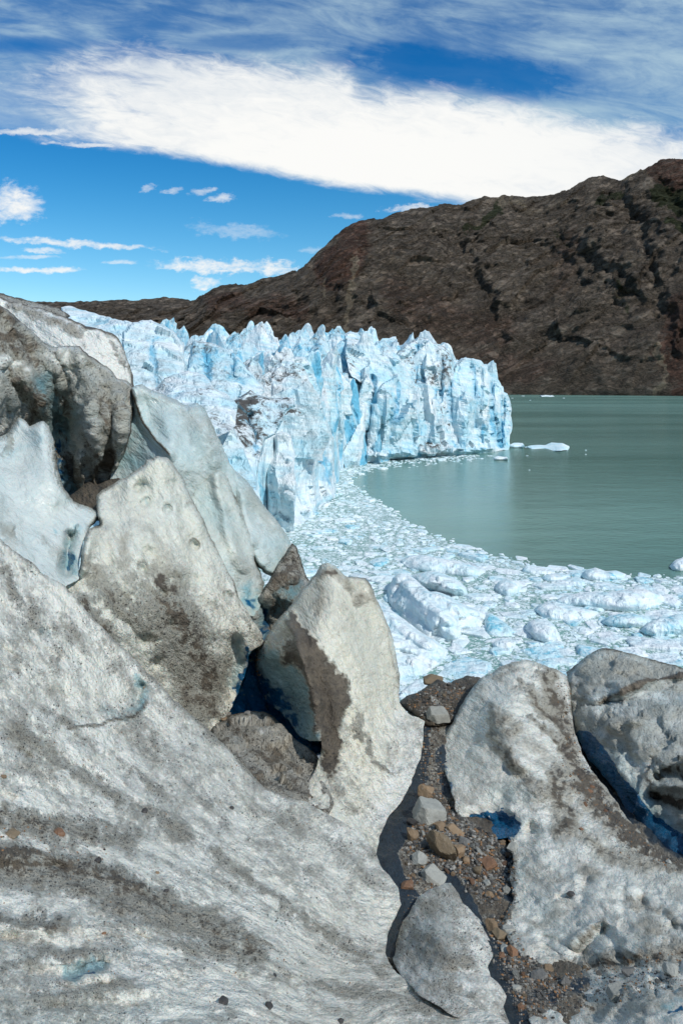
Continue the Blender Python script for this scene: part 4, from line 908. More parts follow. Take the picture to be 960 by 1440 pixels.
SL = relief('glacier_slope', [(-420, 640), (-200, 700), (-60, 740), (0, 757), (20, 775), (45, 790), (58, 804), (72, 814), (88, 820), (108, 842), (128, 866), (152, 890), (176, 915), (200, 938), (226, 962), (244, 984), (266, 1002), (290, 1022), (312, 1044), (332, 1064), (352, 1086), (372, 1108), (400, 1120), (430, 1128), (470, 1150), (505, 1170), (528, 1196), (534, 1216), (548, 1232), (560, 1250), (564, 1272), (552, 1296), (544, 1316), (542, 1340), (552, 1362), (572, 1380), (610, 1398), (650, 1412), (690, 1424), (712, 1440), (740, 1470), (760, 1600), (-420, 1600)],
       [(-400, 700, 9), (-400, 1100, 4.5), (-400, 1500, 2.6), (0, 757, 12.5), (60, 806, 13), (108, 842, 13.2), (200, 938, 13.8), (266, 1002, 14.2), (332, 1064, 13.6), (400, 1120, 12.9), (470, 1150, 12.9), (528, 1198, 12.4), (560, 1250, 11.2), (544, 1320, 9.6), (560, 1372, 8.2), (700, 1432, 6.9), (760, 1600, 5.4),
        (0, 900, 9.6), (0, 1050, 7.2), (0, 1200, 5.6), (0, 1330, 4.3), (0, 1440, 3.5), (0, 1600, 2.9), (200, 1100, 9.4), (200, 1250, 6.0), (200, 1440, 4.0), (350, 1200, 8.6), (350, 1330, 5.9), (400, 1440, 4.8), (400, 1600, 4.0), (460, 1280, 8.6), (120, 960, 11.0), (450, 1380, 6.6), (300, 1080, 11.4)],
       None, None, kind='structure', dirt0=.01, crest_dirt=.25, fade=(1100,1140), flowrbf=slope_flow, seed=33, dn=.42, warm0=.45,
       dstrokes=[('s', [(0, 1150), (80, 1165), (180, 1180)], 26, .78), ('s', [(0, 1215), (60, 1225), (150, 1250), (250, 1290), (350, 1335)], 36, .92), ('s', [(10, 1235), (120, 1245), (230, 1290), (340, 1330)], 12, .52),
                 ('s', [(0, 1200), (60, 1200), (140, 1225), (230, 1265)], 9, 1.0), ('s', [(0, 1292), (80, 1300)], 14, .75), ('s', [(20, 1030), (110, 1090), (200, 1140), (260, 1180)], 15, .60),
                 ('s', [(0, 800), (30, 850), (60, 890)], 12, .5), ('s', [(130, 860), (200, 935), (260, 1000)], 10, .30), ('s', [(60, 1000), (150, 1060), (220, 1110)], 10, .42),
                 ('s', [(0, 1365), (60, 1340), (140, 1345)], 9, .55), ('s', [(0, 1420), (100, 1410), (180, 1380)], 16, .42), ('s', [(300, 1200), (380, 1260), (460, 1310), (540, 1370)], 12, .42), ('s', [(380, 1380), (520, 1400), (620, 1420)], 12, .35),
                 ('s', [(330, 1140), (420, 1210), (500, 1290)], 26, .0), ('s', [(60, 970), (140, 980), (180, 990)], 34, -.12), ('s', [(0, 1020), (70, 1060), (150, 1110)], 9, -.1), ('s', [(90, 1110), (120, 1125)], 8, -.2), ('s', [(205, 1242), (232, 1250)], 6, -.3),
                 ('s', [(45, 1372), (78, 1368)], 13, -.5), ('s', [(90, 1366), (140, 1358)], 13, -.5), ('s', [(310, 1364), (350, 1376)], 6, -.2), ('s', [(400, 1392), (440, 1398)], 8, -.1), ('s', [(90, 1410), (120, 1404)], 7, -.1),
                 ('s', [(185, 990), (195, 960)], 9, -.4), ('s', [(520, 1200), (550, 1270)], 12, -.1), ('s', [(95, 1026), (140, 1018), (190, 1008), (206, 985)], 2.4, .9), ('s', [(360, 1140), (450, 1230), (520, 1300)], 52, -.16), ('s', [(470, 1190), (530, 1250)], 26, -.2), ('s', [(240, 1060), (330, 1120)], 26, .02)] + LD,
       bstrokes=[('s', [(186, 1000), (200, 975), (192, 950)], 9, .8), ('s', [(64, 888), (70, 892)], 7, .7), ('p', [(86, 1358), (150, 1348), (156, 1356), (130, 1372), (92, 1380)], 4, .75), ('s', [(150, 1000), (185, 1010)], 10, .3), ('s', [(0, 1440), (300, 1440)], 50, .14)],
       pstrokes=[('s', [(102, 1374), (132, 1370)], 2, .8)],
       bumps=[([(70, 985), (140, 990), (180, 985)], 26, -.28), ([(95, 1030), (150, 1026), (206, 990)], 6, .10), ([(190, 995), (196, 965)], 7, -.35), ([(68, 888)], 9, -.18), ([(45, 1370), (95, 1367), (145, 1357)], 11, -.13), ([(90, 1385), (150, 1372)], 6, .04),
              ([(0, 1205), (80, 1205), (200, 1250)], 9, .10), ([(0, 1330), (200, 1330)], 16, -.08), ([(60, 1020), (200, 1120), (300, 1190)], 12, .12), ([(140, 880), (260, 1000)], 14, .16), ([(310, 1364), (350, 1376)], 6, -.05), ([(0, 1300), (100, 1305)], 10, .06), ([(210, 1243), (232, 1250)], 6, -.05), ([(160, 1075), (300, 1160)], 8, -.08), ([(380, 1230), (480, 1300)], 12, -.10)] + LB,
       amp=(.085, .028), nscale=1.0, flow=40, fscale=(58, 19), fl_amp=.045, rw=10, rd=.04, thick=.25, step=2.6, jit=2.5)

# ---- gully floor
GU = relief('gully_floor', [(500, 1100), (545, 1040), (575, 1000), (590, 985), (620, 968), (665, 950), (700, 1000), (800, 980), (850, 1060), (900, 1120), (990, 1180), (1100, 1220), (1100, 1600), (600, 1600), (500, 1400)],
       [(590, 985, 25.5), (665, 952, 28), (605, 1020, 22.4), (600, 1080, 18.3), (600, 1150, 15.2), (560, 1180, 14.0), (600, 1250, 12.2), (545, 1320, 10.3), (700, 1290, 11.0), (700, 1380, 8.9), (720, 1440, 7.8), (720, 1600, 6.0), (800, 1360, 9.4), (960, 1380, 8.9), (690, 1180, 14.6), (640, 1200, 13.7), (700, 1000, 25), (800, 1000, 27), (820, 1080, 22), (900, 1160, 18.5), (960, 1195, 17.2), (1080, 1230, 16), (1080, 1590, 7), (600, 1590, 6.2), (520, 1380, 9.0), (850, 1250, 15), (520, 1100, 18)],
       None, None, kind='structure', dirt0=.85, crest_dirt=0, seed=34, dn=.35, warm0=0,
       dstrokes=[('s', [(575, 1020), (575, 1100), (545, 1180), (535, 1230)], 22, .25), ('s', [(560, 1290), (545, 1340)], 14, .3), ('s', [(630, 1240), (670, 1300), (700, 1370), (720, 1440)], 16, .2)],
       pstrokes=[('S', [(584, 1030), (580, 1110), (560, 1160), (535, 1200)], 22, .95), ('S', [(535, 1200), (548, 1240), (570, 1270), (548, 1330)], 22, .95), ('S', [(622, 1060), (632, 1112)], 12, .95), ('S', [(628, 1235), (660, 1280), (682, 1330)], 13, .95), ('S', [(690, 1340), (706, 1390), (725, 1440)], 22, .9), ('S', [(712, 1200), (716, 1262)], 10, .8), ('s', [(740, 1400), (790, 1400), (860, 1360)], 16, .8),
                 ('s', [(800, 980), (830, 1070), (880, 1130), (960, 1180), (1080, 1230)], 40, 1.0)],
       bstrokes=[], bumps=[([(640, 1170), (690, 1190)], 26, .35), ([(600, 1130), (620, 1200)], 22, .2)], amp=(.12, .05), nscale=.9, rw=6, rd=.02, thick=.15, step=3)
MM = relief('moraine_mound', [(556, 990), (572, 978), (590, 972), (604, 962), (616, 953), (628, 962), (640, 956), (656, 950), (672, 952), (690, 965), (680, 1000), (640, 1020), (600, 1024), (580, 1006)],
       [(560, 988, 24.5), (616, 955, 26.5), (668, 952, 27), (630, 1000, 23.2), (600, 1018, 22.0), (585, 1000, 23.0)],
       'dark stony mound closing the top of the gully', 'moraine mound', dirt0=1.15, crest_dirt=.2, seed=35, dn=.7, dstrokes=[('s', [(600, 980), (612, 990)], 7, .2)], amp=(.25, .16), nscale=.8, thick=.12)
GU.o.color = (0.08, 1, 1, 1)
# ---- right humps
relief('ice_hump', [(795, 946), (806, 936), (820, 926), (834, 916), (850, 911), (864, 913), (880, 918), (905, 924), (935, 932), (960, 940), (1010, 955), (1120, 980), (1420, 1050), (1420, 1460), (1120, 1300), (1000, 1240), (962, 1218), (935, 1196), (905, 1170), (880, 1140), (862, 1108), (842, 1084), (825, 1066), (812, 1040), (800, 1010), (797, 970)],
       [(797, 950, 27), (850, 912, 27.5), (960, 941, 26), (1110, 985, 24), (1400, 1060, 21), (1400, 1450, 12), (1110, 1290, 15), (962, 1216, 16.5), (905, 1170, 18.4), (842, 1084, 21.2), (805, 1020, 24.0), (860, 1020, 21.8), (900, 1080, 19.6), (940, 1000, 21.8), (960, 1120, 18.0), (1000, 1060, 19)],
       'large grey ice hump at the right edge with a white scooped hollow', 'ice hump', dirt0=.28, crest_dirt=.5, fade=(980, 1030), fc=.22, grain=.5, blue0=.12, seed=36, dn=.5, warm0=.1,
       dstrokes=LD4 + [('s', [(830, 930), (900, 940), (960, 950)], 24, .60), ('s', [(840, 990), (870, 975), (910, 956), (960, 950)], 3.5, 1.3), ('s', [(850, 985), (900, 985), (960, 975)], 22, -.2), ('s', [(850, 1012), (890, 1010), (920, 1000), (950, 1005)], 14, .62), ('s', [(820, 990), (835, 1030)], 18, .5),
                 ('s', [(920, 1040), (960, 1035)], 26, .40), ('s', [(925, 1090), (960, 1085)], 6, 1.1), ('s', [(915, 1118), (960, 1128)], 7, 1.1), ('s', [(910, 1085), (914, 1110)], 6, .9), ('s', [(875, 1080), (900, 1130)], 20, .02), ('s', [(930, 1150), (980, 1180)], 20, -.15), ('s', [(862, 980), (870, 982)], 5, -.3), ('s', [(870, 922), (910, 932)], 4, .2)],
       bstrokes=[('s', [(860, 1090), (912, 1150), (970, 1190)], 24, .7), ('s', [(930, 985), (960, 1000)], 14, .25), ('s', [(860, 1060), (880, 1100)], 22, .3)],
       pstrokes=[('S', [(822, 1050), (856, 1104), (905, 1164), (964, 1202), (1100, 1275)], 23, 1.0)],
       bumps=LB4 + [([(850, 990), (900, 980), (960, 975)], 14, -.7), ([(840, 988), (900, 958), (960, 948)], 7, .35), ([(860, 1015), (940, 1005)], 10, .5), ([(925, 1092), (960, 1086)], 6, -.4), ([(915, 1120), (960, 1130)], 6, -.4), ([(925, 1105), (960, 1106)], 7, .3), ([(865, 1070), (900, 1130)], 14, .4), ([(880, 930)], 14, .2)],
       amp=(.22, .07), nscale=1.5, flow=20, rw=12)
HM = relief('ice_hump', [(620, 1060), (622, 1040), (632, 1020), (642, 1002), (652, 985), (662, 968), (674, 955), (690, 946), (706, 936), (722, 930), (740, 928), (756, 932), (770, 938), (785, 942), (797, 950), (801, 970), (803, 1000), (808, 1030), (818, 1060), (832, 1084), (850, 1106), (866, 1128), (884, 1154), (905, 1176), (925, 1196), (945, 1210), (1000, 1230), (1120, 1250), (1450, 1330), (1450, 1600), (780, 1600), (752, 1450), (742, 1432), (760, 1420), (790, 1405), (800, 1385), (770, 1376), (748, 1362), (735, 1345), (718, 1330), (704, 1300), (712, 1285), (722, 1262), (716, 1236), (722, 1212), (718, 1190), (714, 1178), (698, 1180), (674, 1178), (652, 1166), (640, 1140), (634, 1110), (626, 1086)],
       [(621, 1058, 19.8), (662, 968, 23.5), (735, 929, 24.5), (797, 950, 25), (803, 1010, 22.6), (832, 1084, 19.0), (884, 1154, 16.6), (945, 1210, 14.6), (1110, 1255, 13), (1430, 1340, 11), (1430, 1590, 4.6), (1110, 1590, 5.0), (960, 1440, 6.9), (780, 1590, 5.6), (752, 1440, 7.7), (800, 1385, 8.9), (720, 1330, 9.9), (722, 1262, 11.8), (718, 1190, 13.8), (655, 1152, 15.2), (634, 1110, 16.4), (700, 1000, 20.2), (720, 1080, 16.6), (760, 1020, 19.8), (790, 1120, 16.0), (720, 1140, 15.0), (780, 1200, 13.0), (860, 1230, 12.2), (800, 1300, 10.4), (900, 1330, 9.0), (960, 1290, 10.2), (880, 1400, 7.9), (670, 1090, 16.9)],
       'broad white and brown ice hump right of the stony gully, round melt hollows below', 'ice hump', dirt0=.02, crest_dirt=.35, fade=(1000, 1060), grain=.55, seed=37, dn=.42, warm0=.35,
       dstrokes=[('s', [(636, 1120), (642, 1140), (652, 1164)], 5, .8), ('s', [(716, 1182), (722, 1215), (716, 1240), (722, 1264), (706, 1300), (720, 1332), (750, 1362)], 6, .85)] + LD3 + [('s', [(770, 945), (785, 1000), (800, 1060), (815, 1100)], 18, 1.1), ('s', [(745, 975), (790, 1010)], 10, .6), ('s', [(690, 1010), (700, 1040), (730, 1085), (760, 1110)], 13, .85), ('s', [(695, 1000), (720, 1030)], 14, .75), ('s', [(730, 960), (760, 1000), (790, 1030)], 7, .8), ('s', [(690, 935), (740, 925), (790, 938)], 7, .55), ('s', [(740, 1000), (790, 1060)], 6, .9),
                 ('s', [(780, 1090), (800, 1150), (790, 1170)], 20, 1.0), ('s', [(820, 1100), (860, 1150), (900, 1190), (960, 1215)], 22, 1.25), ('s', [(810, 1170), (860, 1210), (960, 1225)], 12, .75), ('s', [(815, 1225), (835, 1230)], 12, .5), ('s', [(700, 950), (730, 940)], 8, .4),
                 ('s', [(880, 1265), (960, 1300)], 10, .65), ('s', [(810, 1330), (830, 1305), (850, 1295), (856, 1310)], 6, .75), ('s', [(730, 1320), (760, 1300), (800, 1270)], 12, .30), ('s', [(780, 1370), (870, 1350), (960, 1340)], 18, .85), ('s', [(830, 1420), (960, 1410)], 24, .35), ('s', [(900, 1300), (960, 1330)], 14, .6),
                 ('s', [(640, 1070), (700, 1100)], 30, -.15), ('s', [(820, 1340), (850, 1310)], 9, -.4), ('s', [(720, 1200), (760, 1180), (800, 1190)], 16, -.2), ('s', [(940, 1310), (960, 1300)], 10, -.3), ('s', [(745, 1165)], 16, -.5), ('s', [(700, 1120)], 26, -.4), ('s', [(840, 1250), (940, 1260)], 12, -.2)],
       bstrokes=[('s', [(700, 1120), (735, 1115)], 20, .30), ('s', [(730, 1155), (720, 1170)], 9, .5), ('s', [(835, 1320), (850, 1305)], 10, .25), ('s', [(730, 1230), (735, 1210)], 12, .35), ('s', [(760, 1280), (800, 1320)], 30, .15), ('s', [(930, 1425), (960, 1415)], 6, .8), ('s', [(740, 1430), (760, 1410)], 14, .4)],
       pstrokes=[('p', [(648, 1158), (660, 1146), (680, 1141), (692, 1148), (706, 1142), (722, 1147), (730, 1157), (724, 1172), (708, 1184), (680, 1184), (655, 1172)], 2, 1.0), ('s', [(940, 1428), (958, 1422)], 3, .9), ('s', [(760, 1385), (800, 1395), (820, 1370)], 8, .6), ('s', [(624, 1080), (632, 1110)], 6, .7)],
       bumps=LB3 + [([(665, 1160), (715, 1160)], 15, -.45), ([(745, 1168)], 15, -.45), ([(700, 1120)], 18, -.2), ([(700, 1000), (720, 1060), (760, 1110)], 16, .5), ([(780, 960), (800, 1060), (840, 1130)], 12, -.5), ([(740, 985), (785, 1020)], 6, -.25), ([(820, 1340), (850, 1308)], 11, -.22), ([(806, 1325), (830, 1295), (862, 1300)], 8, .14), ([(790, 1370), (960, 1345)], 16, -.25), ([(880, 1240), (960, 1262)], 14, .25), ([(720, 1290), (790, 1240)], 20, .15), ([(840, 1200), (930, 1230)], 10, -.2), ([(716, 1138)], 6, .1), ([(672, 1060), (690, 1110)], 14, .2), ([(930, 1290), (960, 1310)], 10, -.2)],
       amp=(.16, .06), nscale=1.1, flow=30, fscale=(50, 12), fl_amp=.06, rw=10, jit=2.5)
IS = relief('ice_island', [(556, 1330), (562, 1306), (574, 1285), (588, 1262), (606, 1250), (622, 1242), (634, 1240), (644, 1254), (650, 1270), (664, 1282), (674, 1294), (684, 1310), (690, 1330), (692, 1345), (686, 1358), (690, 1374), (704, 1386), (712, 1400), (708, 1416), (716, 1436), (720, 1450), (690, 1450), (640, 1430), (590, 1400), (562, 1372), (552, 1350)],
       [(558, 1330, 9.9), (606, 1250, 11.9), (634, 1242, 12.1), (664, 1284, 10.9), (690, 1340, 9.6), (712, 1400, 8.3), (718, 1446, 7.5), (640, 1428, 6.9), (562, 1370, 8.4), (620, 1310, 9.3), (640, 1370, 7.9), (680, 1400, 7.7)],
       'low island of dirty ice between the two arms of the gully', 'ice island', dirt0=.16, crest_dirt=-.2, fade=(1240, 1260), seed=38, dn=.45, warm0=.2,
       dstrokes=[('s', [(558, 1330), (600, 1255), (634, 1244)], 7, -.1), ('s', [(690, 1330), (700, 1390), (714, 1430)], 9, -.15), ('s', [(590, 1320), (620, 1350), (650, 1350)], 20, .55), ('s', [(600, 1280), (630, 1260)], 14, .45), ('s', [(670, 1330), (684, 1350)], 12, .0), ('s', [(620, 1375), (680, 1380)], 12, -.1), ('s', [(600, 1385), (660, 1405)], 8, .5), ('s', [(690, 1400), (700, 1430)], 12, -.05), ('s', [(575, 1310), (600, 1300)], 10, .1)],
       bumps=[([(625, 1290), (640, 1340)], 22, .2), ([(630, 1365), (670, 1372)], 8, -.1)], amp=(.09, .04), nscale=.8, rw=10, thick=.1)
# ------------------------------------------------------------------ floating ice
def wdepth(py): return H * F / (py - HZ)
def berg(outline, height, label, seed, bumps=(), jit=1.6, amp=(.45, .14), nscale=4, flow=30, name='iceberg', cat='iceberg', group=None, blue=.1, dirt=0.0, fc=.5, step=1.8):
    o = np.array(outline, float); yb, yt = o[:, 1].max(), o[:, 1].min()
    ctrl = []
    for x in np.linspace(o[:, 0].min(), o[:, 0].max(), 5):
        col = [y for y in np.arange(yt, yb, 1.0) if inside(np.array([x]), np.array([y]), o)[0]]
        if not col: continue
        cb, ct = col[-1], col[0]
        for f in (0, .35, .7, 1.0):
            y = cb + (ct - cb) * f; z = height * (cb - ct + 4) / (yb - yt + 4) * (1 - (1 - f) ** 2) * 0.9
            ctrl.append((x, y, (H - z) * F / (y - HZ)))
    pc = relief(name, outline, ctrl, label, cat, group, None, step, jit, 7, .012, .05, bumps, mat=BERG, amp=amp, nscale=nscale, fl_amp=.25, flow=flow, fscale=(40, 8), seed=seed, fc=fc, fcs=.8, cw=1, fade=(yb - 14, yb - 5))
    pc.o.color = (dirt, blue, 0, 1)
    return pc
berg([(560, 788), (575, 781), (590, 780), (612, 783), (640, 788), (668, 796), (700, 805), (692, 812), (660, 812), (630, 808), (600, 806), (570, 800)], 2.0, 'low pale blue iceberg lying behind the arched one', 41)
berg([(576, 812), (590, 805), (606, 803), (625, 806), (642, 815), (655, 828), (658, 838), (650, 841), (630, 838), (610, 834), (590, 828)], 3.0, 'arched iceberg with a ribbed flank behind the largest one', 42, bumps=[([(590, 818), (615, 818), (640, 828)], 6, 1.0), ([(612, 832), (645, 838)], 4, -.8)])
berg([(544, 846), (545, 828), (552, 812), (562, 806), (575, 808), (588, 818), (603, 832), (615, 832), (630, 838), (645, 846), (662, 854), (683, 862), (688, 870), (682, 880), (684, 892), (672, 894), (655, 888), (648, 900), (634, 906), (628, 911), (614, 904), (598, 896), (580, 884), (562, 870)], 4.6,
     'largest white iceberg with a long sloping ridge', 43, bumps=[([(560, 812), (585, 838), (625, 868), (640, 890)], 8, 1.6), ([(575, 858), (600, 880), (622, 904)], 6, -1.0), ([(600, 834), (640, 852), (680, 868)], 5, .9), ([(630, 880), (655, 890)], 6, -1.4), ([(600, 850), (650, 872)], 5, -.7)])
berg([(500, 840), (520, 838), (530, 842), (540, 850), (556, 862), (575, 876), (592, 890), (610, 898), (622, 908), (630, 918), (622, 932), (606, 946), (590, 953), (572, 954), (560, 962), (500, 975)], 3.4,
     'broad white ice slab with blue seams between the central fin and the largest iceberg', 44, bumps=[([(545, 880), (580, 905), (615, 925)], 6, -.7), ([(535, 850), (560, 878), (600, 908)], 7, .9), ([(555, 914), (585, 922)], 3, -.8), ([(550, 940), (580, 935)], 7, .6)])
berg([(676, 862), (690, 862), (704, 872), (720, 884), (730, 891), (722, 896), (700, 896), (684, 892)], 1.0, 'thin wedge of ice trailing off the right end of the largest iceberg', 45, blue=.5)
small = [
 ([(694, 828), (700, 818), (712, 814), (728, 817), (737, 824), (730, 834), (716, 840), (702, 836)], 1.6, 'small white ice lump right of the arched iceberg'),
 ([(736, 884), (742, 874), (754, 870), (768, 871), (778, 878), (786, 892), (788, 900), (770, 906), (750, 900)], 2.0, 'smooth rounded iceberg in front of the flat ones'),
 ([(778, 846), (792, 838), (820, 832), (850, 833), (880, 829), (905, 828), (928, 836), (938, 844), (926, 854), (898, 860), (862, 860), (826, 855), (798, 854)], 2.2, 'long flat iceberg in the middle of the brash at the right'),
 ([(748, 858), (758, 850), (776, 844), (796, 850), (822, 856), (846, 860), (848, 868), (824, 872), (796, 874), (764, 870)], 1.6, 'flat iceberg with a blue edge left of the long flat one'),
 ([(816, 810), (822, 802), (836, 798), (852, 803), (866, 802), (880, 808), (876, 816), (850, 818), (826, 817)], 1.5, 'white ice lump standing at the edge of the open water'),
 ([(842, 874), (858, 865), (882, 862), (908, 866), (918, 873), (908, 882), (880, 884), (856, 882)], 1.5, 'pale iceberg nearest the right hand hump'),
 ([(898, 888), (908, 876), (926, 868), (950, 864), (975, 864), (980, 888), (955, 894), (920, 896)], 2.0, 'white iceberg cut off by the right edge of the view, behind the grey hump'),
 ([(940, 796), (948, 788), (960, 783), (978, 785), (980, 800), (960, 804), (946, 803)], 1.6, 'blue shaded iceberg at the right edge on the open water side'),
 ([(760, 812), (775, 806), (800, 808), (806, 814), (786, 819), (766, 818)], .9, 'low ice piece at the outer edge of the brash'),
 ([(640, 850), (655, 846), (668, 850), (664, 857), (648, 858)], .8, 'small ice chunk against the ridge of the largest iceberg'),
 ([(690, 905), (705, 898), (722, 902), (728, 910), (712, 916), (694, 913)], 1.0, 'ice chunk in front of the thin wedge'),
 ([(592, 962), (600, 955), (618, 956), (626, 964), (614, 972), (598, 971)], .8, 'ice chunk at the foot of the broad slab'),
 ([(714, 626), (722, 622), (734, 623), (738, 628), (730, 631), (716, 631)], 2.0, 'white ice piece touching the last tower of the front'),
 ([(736, 629), (750, 626), (766, 626), (775, 622), (790, 623), (806, 630), (818, 634), (812, 637), (795, 633), (778, 635), (766, 631), (748, 632)], 1.2, 'long thin floe on the open water right of the front'),
 ([(692, 644), (700, 641), (712, 642), (714, 647), (704, 648), (694, 647)], 1.4, 'small white ice lump before the last tower'),
 ([(756, 557), (762, 555), (775, 556), (780, 558), (768, 559)], 2.0, 'far floe near the mountain shore'),
]
for i, (ol, h, lab) in enumerate(small): berg(ol, h, lab, 50 + i, amp=(.25, .1), nscale=2.2, jit=1.3, fc=.3, blue=rg.uniform(-.1, .35), step=1.6 if h > 1.3 else 1.2, name='iceberg' if h > 1 else 'ice_floe')

BR = [(470, 655), (482, 655), (545, 645), (600, 641), (690, 640), (655, 645), (600, 651), (540, 655), (500, 668), (498, 680), (512, 694), (540, 710), (560, 726), (585, 741), (600, 748), (640, 762), (680, 776), (720, 786), (760, 796), (810, 803), (860, 808), (900, 810), (960, 806), (1150, 800), (1150, 1000), (300, 1000), (300, 745), (405, 745), (440, 715), (471, 700)]
brp = np.array(BR, float)
def to_px(X, Y): return 480 + X / Y * F, HZ + H / Y * F
# slush sheet between the floes
def slush():
    m, g, b = new_mat('slush_and_brash')
    P = geo_pos(g); x, y, z = xyz(g, P)
    pv = vec(g, x, y * 0.9)
    warp = noise(g, pv, 0.9, 3, 0.6) - 0.5
    pv2 = vec(g, x + warp * 1.2, y + warp * 0.9)
    v1 = voro(g, pv2, 1.1, 'DISTANCE_TO_EDGE'); v2 = voro(g, pv2, 3.4, 'DISTANCE_TO_EDGE'); vc = voro(g, pv2, 1.1, 'F1', 'Color'); vc2 = voro(g, pv2, 3.4, 'F1', 'Color')
    n = noise(g, pv, 0.10, 5, 0.6); nf = noise(g, pv, 5.0, 4, 0.7)
    r1 = xyz(g, vc)[0]; r2 = xyz(g, vc2)[0]
    chips = (v1.ss(0.03, 0.10) * r1.ss(0.35, 0.45)).max(v2.ss(0.02, 0.09) * r2.ss(0.30, 0.5) * 0.9)
    cov = chips * (n + r2 * 0.3).ss(0.50, 0.66)
    c = mixc(g, cov, mixc(g, nf, (0.11, 0.24, 0.215), (0.22, 0.38, 0.35)), mixc(g, r2, (0.46, 0.62, 0.63), (0.76, 0.85, 0.86)))
    setin(g, b, 'Base Color', c); setin(g, b, 'Roughness', 0.5 - cov * 0.1)
    bump(g, b, cov * 0.12 * (r1 + 0.4) + nf * 0.03, 1.0, 1.0)
    ys = 1 / np.linspace(1 / 290.0, 1 / 58.0, 190)
    V3 = []; 
    pxs = np.linspace(300, 1150, 260)
    PX, YY = np.meshgrid(pxs, ys); X = (PX - 480) / F * YY
    pxx, pyy = to_px(X, YY)
    wq = np.stack([X / 7, YY / 7, X * 0], -1)
    sdd = sdist(pxx, pyy, brp) + fbm(wq, 5, 0.7) * 13 - 2
    Z = np.where(sdd > 0, 0.012, -0.25) + 0 * X
    ii = np.arange(X.size).reshape(X.shape)
    f = np.stack([ii[:-1, :-1].ravel(), ii[:-1, 1:].ravel(), ii[1:, 1:].ravel(), ii[1:, :-1].ravel()], 1)
    keep = (sdd.ravel()[f] > -6).any(1)
    o = link('slush_ice', np.stack([X, YY, Z], -1).reshape(-1, 3), f[keep], m, True)
    tag(o, 'pale slush and crushed ice filling the water between the floes', 'slush', None, 'stuff')
slush()
# countable floes: darts thrown large first
rf = np.random.default_rng(5)
floes = []; cell = {}
def fits(x, y, r):
    for a in range(int((x - 4) // 4), int((x + 4) // 4) + 1):
        for b in range(int((y - 4) // 4), int((y + 4) // 4) + 1):
            for (u, v, s) in cell.get((a, b), ()):
                if (u - x) ** 2 + (v - y) ** 2 < (0.86 * (r + s)) ** 2: return False
    return True
cand = []
for it in range(60000):
    py = 541 + 100 * 0 + rf.uniform(100, 460) if it % 2 else HZ + 100 + 360 * rf.random() ** 1.7
    px = rf.uniform(380, 1100); cand.append((px, py))
cand = np.array(cand); Yc = H * F / (cand[:, 1] - HZ); Xc = (cand[:, 0] - 480) / F * Yc
ok = sdist(cand[:, 0], cand[:, 1], brp) + fbm(np.stack([Xc / 7, Yc / 7, Xc * 0], -1), 5, .7) * 13 > -1.5
cand = cand[ok]; Xc = Xc[ok]; Yc = Yc[ok]
gapn = fbm(np.stack([Xc / 11, Yc / 16, Xc * 0 + 4], -1), 4, .6)
rad = np.exp(rf.normal(-1.0, 0.62, len(cand)) + gapn * .8); 
rad = np.clip(rad, 0.0021 * Yc, 2.4 - 0 * Yc); rad[(gapn < -.14) & (rf.random(len(cand)) < .93)] = 0; order = [k for k in np.argsort(-rad) if rad[k] > 0]
for k in order:
    x, y, r = Xc[k], Yc[k], rad[k]
    if fits(x, y, r):
        floes.append((x, y, r)); cell.setdefault((int(x // 4), int(y // 4)), []).append((x, y, r))
    if len(floes) > 9000: break
def floe_mesh(n, rg, p=70, flat=.25):
    V, f = ico(n); pl = []
    k = rg.integers(5, 9)
    for i in range(k):
        a = 6.283 * (i + rg.uniform(-.35, .35)) / k; pl.append(((math.cos(a), math.sin(a), rg.uniform(-.1, .5)), rg.uniform(.55, 1)))
    for q in range(3): a = rg.uniform(0, 6.28); t = rg.uniform(0, .45); pl.append(((math.cos(a) * t, math.sin(a) * t, 1), rg.uniform(.35, .8)))
    pl.append(((0, 0, -1), .6))
    P = hull(V, pl, p)
    P = P + V * (fbm(P * 1.6 + rg.uniform(0, 50), 3, .55) * .05)[:, None]
    P[:, 2] *= flat
    return P, f
score = [(r * r / y ** 2.4 * (0.0 + (abs((x / y * F + 480) - 480) < 520)), i) for i, (x, y, r) in enumerate(floes)]
top = [i for s, i in sorted(score, reverse=True)[:280]]
fv = []
for k in range(14):
    P, f = floe_mesh(4, rf, 70, rf.uniform(.12, .40)); fv.append(link('ice_floe', P, f, BERG, True))
u2 = set(); tset = set(top)
for n_, i in enumerate(top):
    x, y, r = floes[i]; v = n_ % 14
    if v in u2: o = fv[v].copy(); COL.objects.link(o)
    else: o = fv[v]; u2.add(v)
    o.location = (x, y, 0.02); o.rotation_euler = (rf.uniform(-.08, .08), rf.uniform(-.08, .08), rf.uniform(0, 6.28))
    o.scale = (r * rf.uniform(1.0, 1.35), r * rf.uniform(.75, 1.05), r * rf.uniform(.7, 1.2))
    px, py = to_px(x, y); bl = rf.uniform(-.3, .5); o.color = (0, bl, 0, 1)
    size = 'large' if r > 1.6 else ('middling' if r > 1.15 else 'small')
    where = 'near the dirty ice humps' if py > 880 else ('among the flat icebergs' if px > 700 else ('around the largest iceberg' if py > 770 else 'below the near corner tower of the front'))
    tint = 'pale blue' if bl > .15 else 'white'
    tag(o, f'{size} {tint} ice floe in the brash {where}', 'ice floe', f'{size} {tint} floes {where}')
for v in range(14):
    if v not in u2: bpy.data.objects.remove(fv[v])
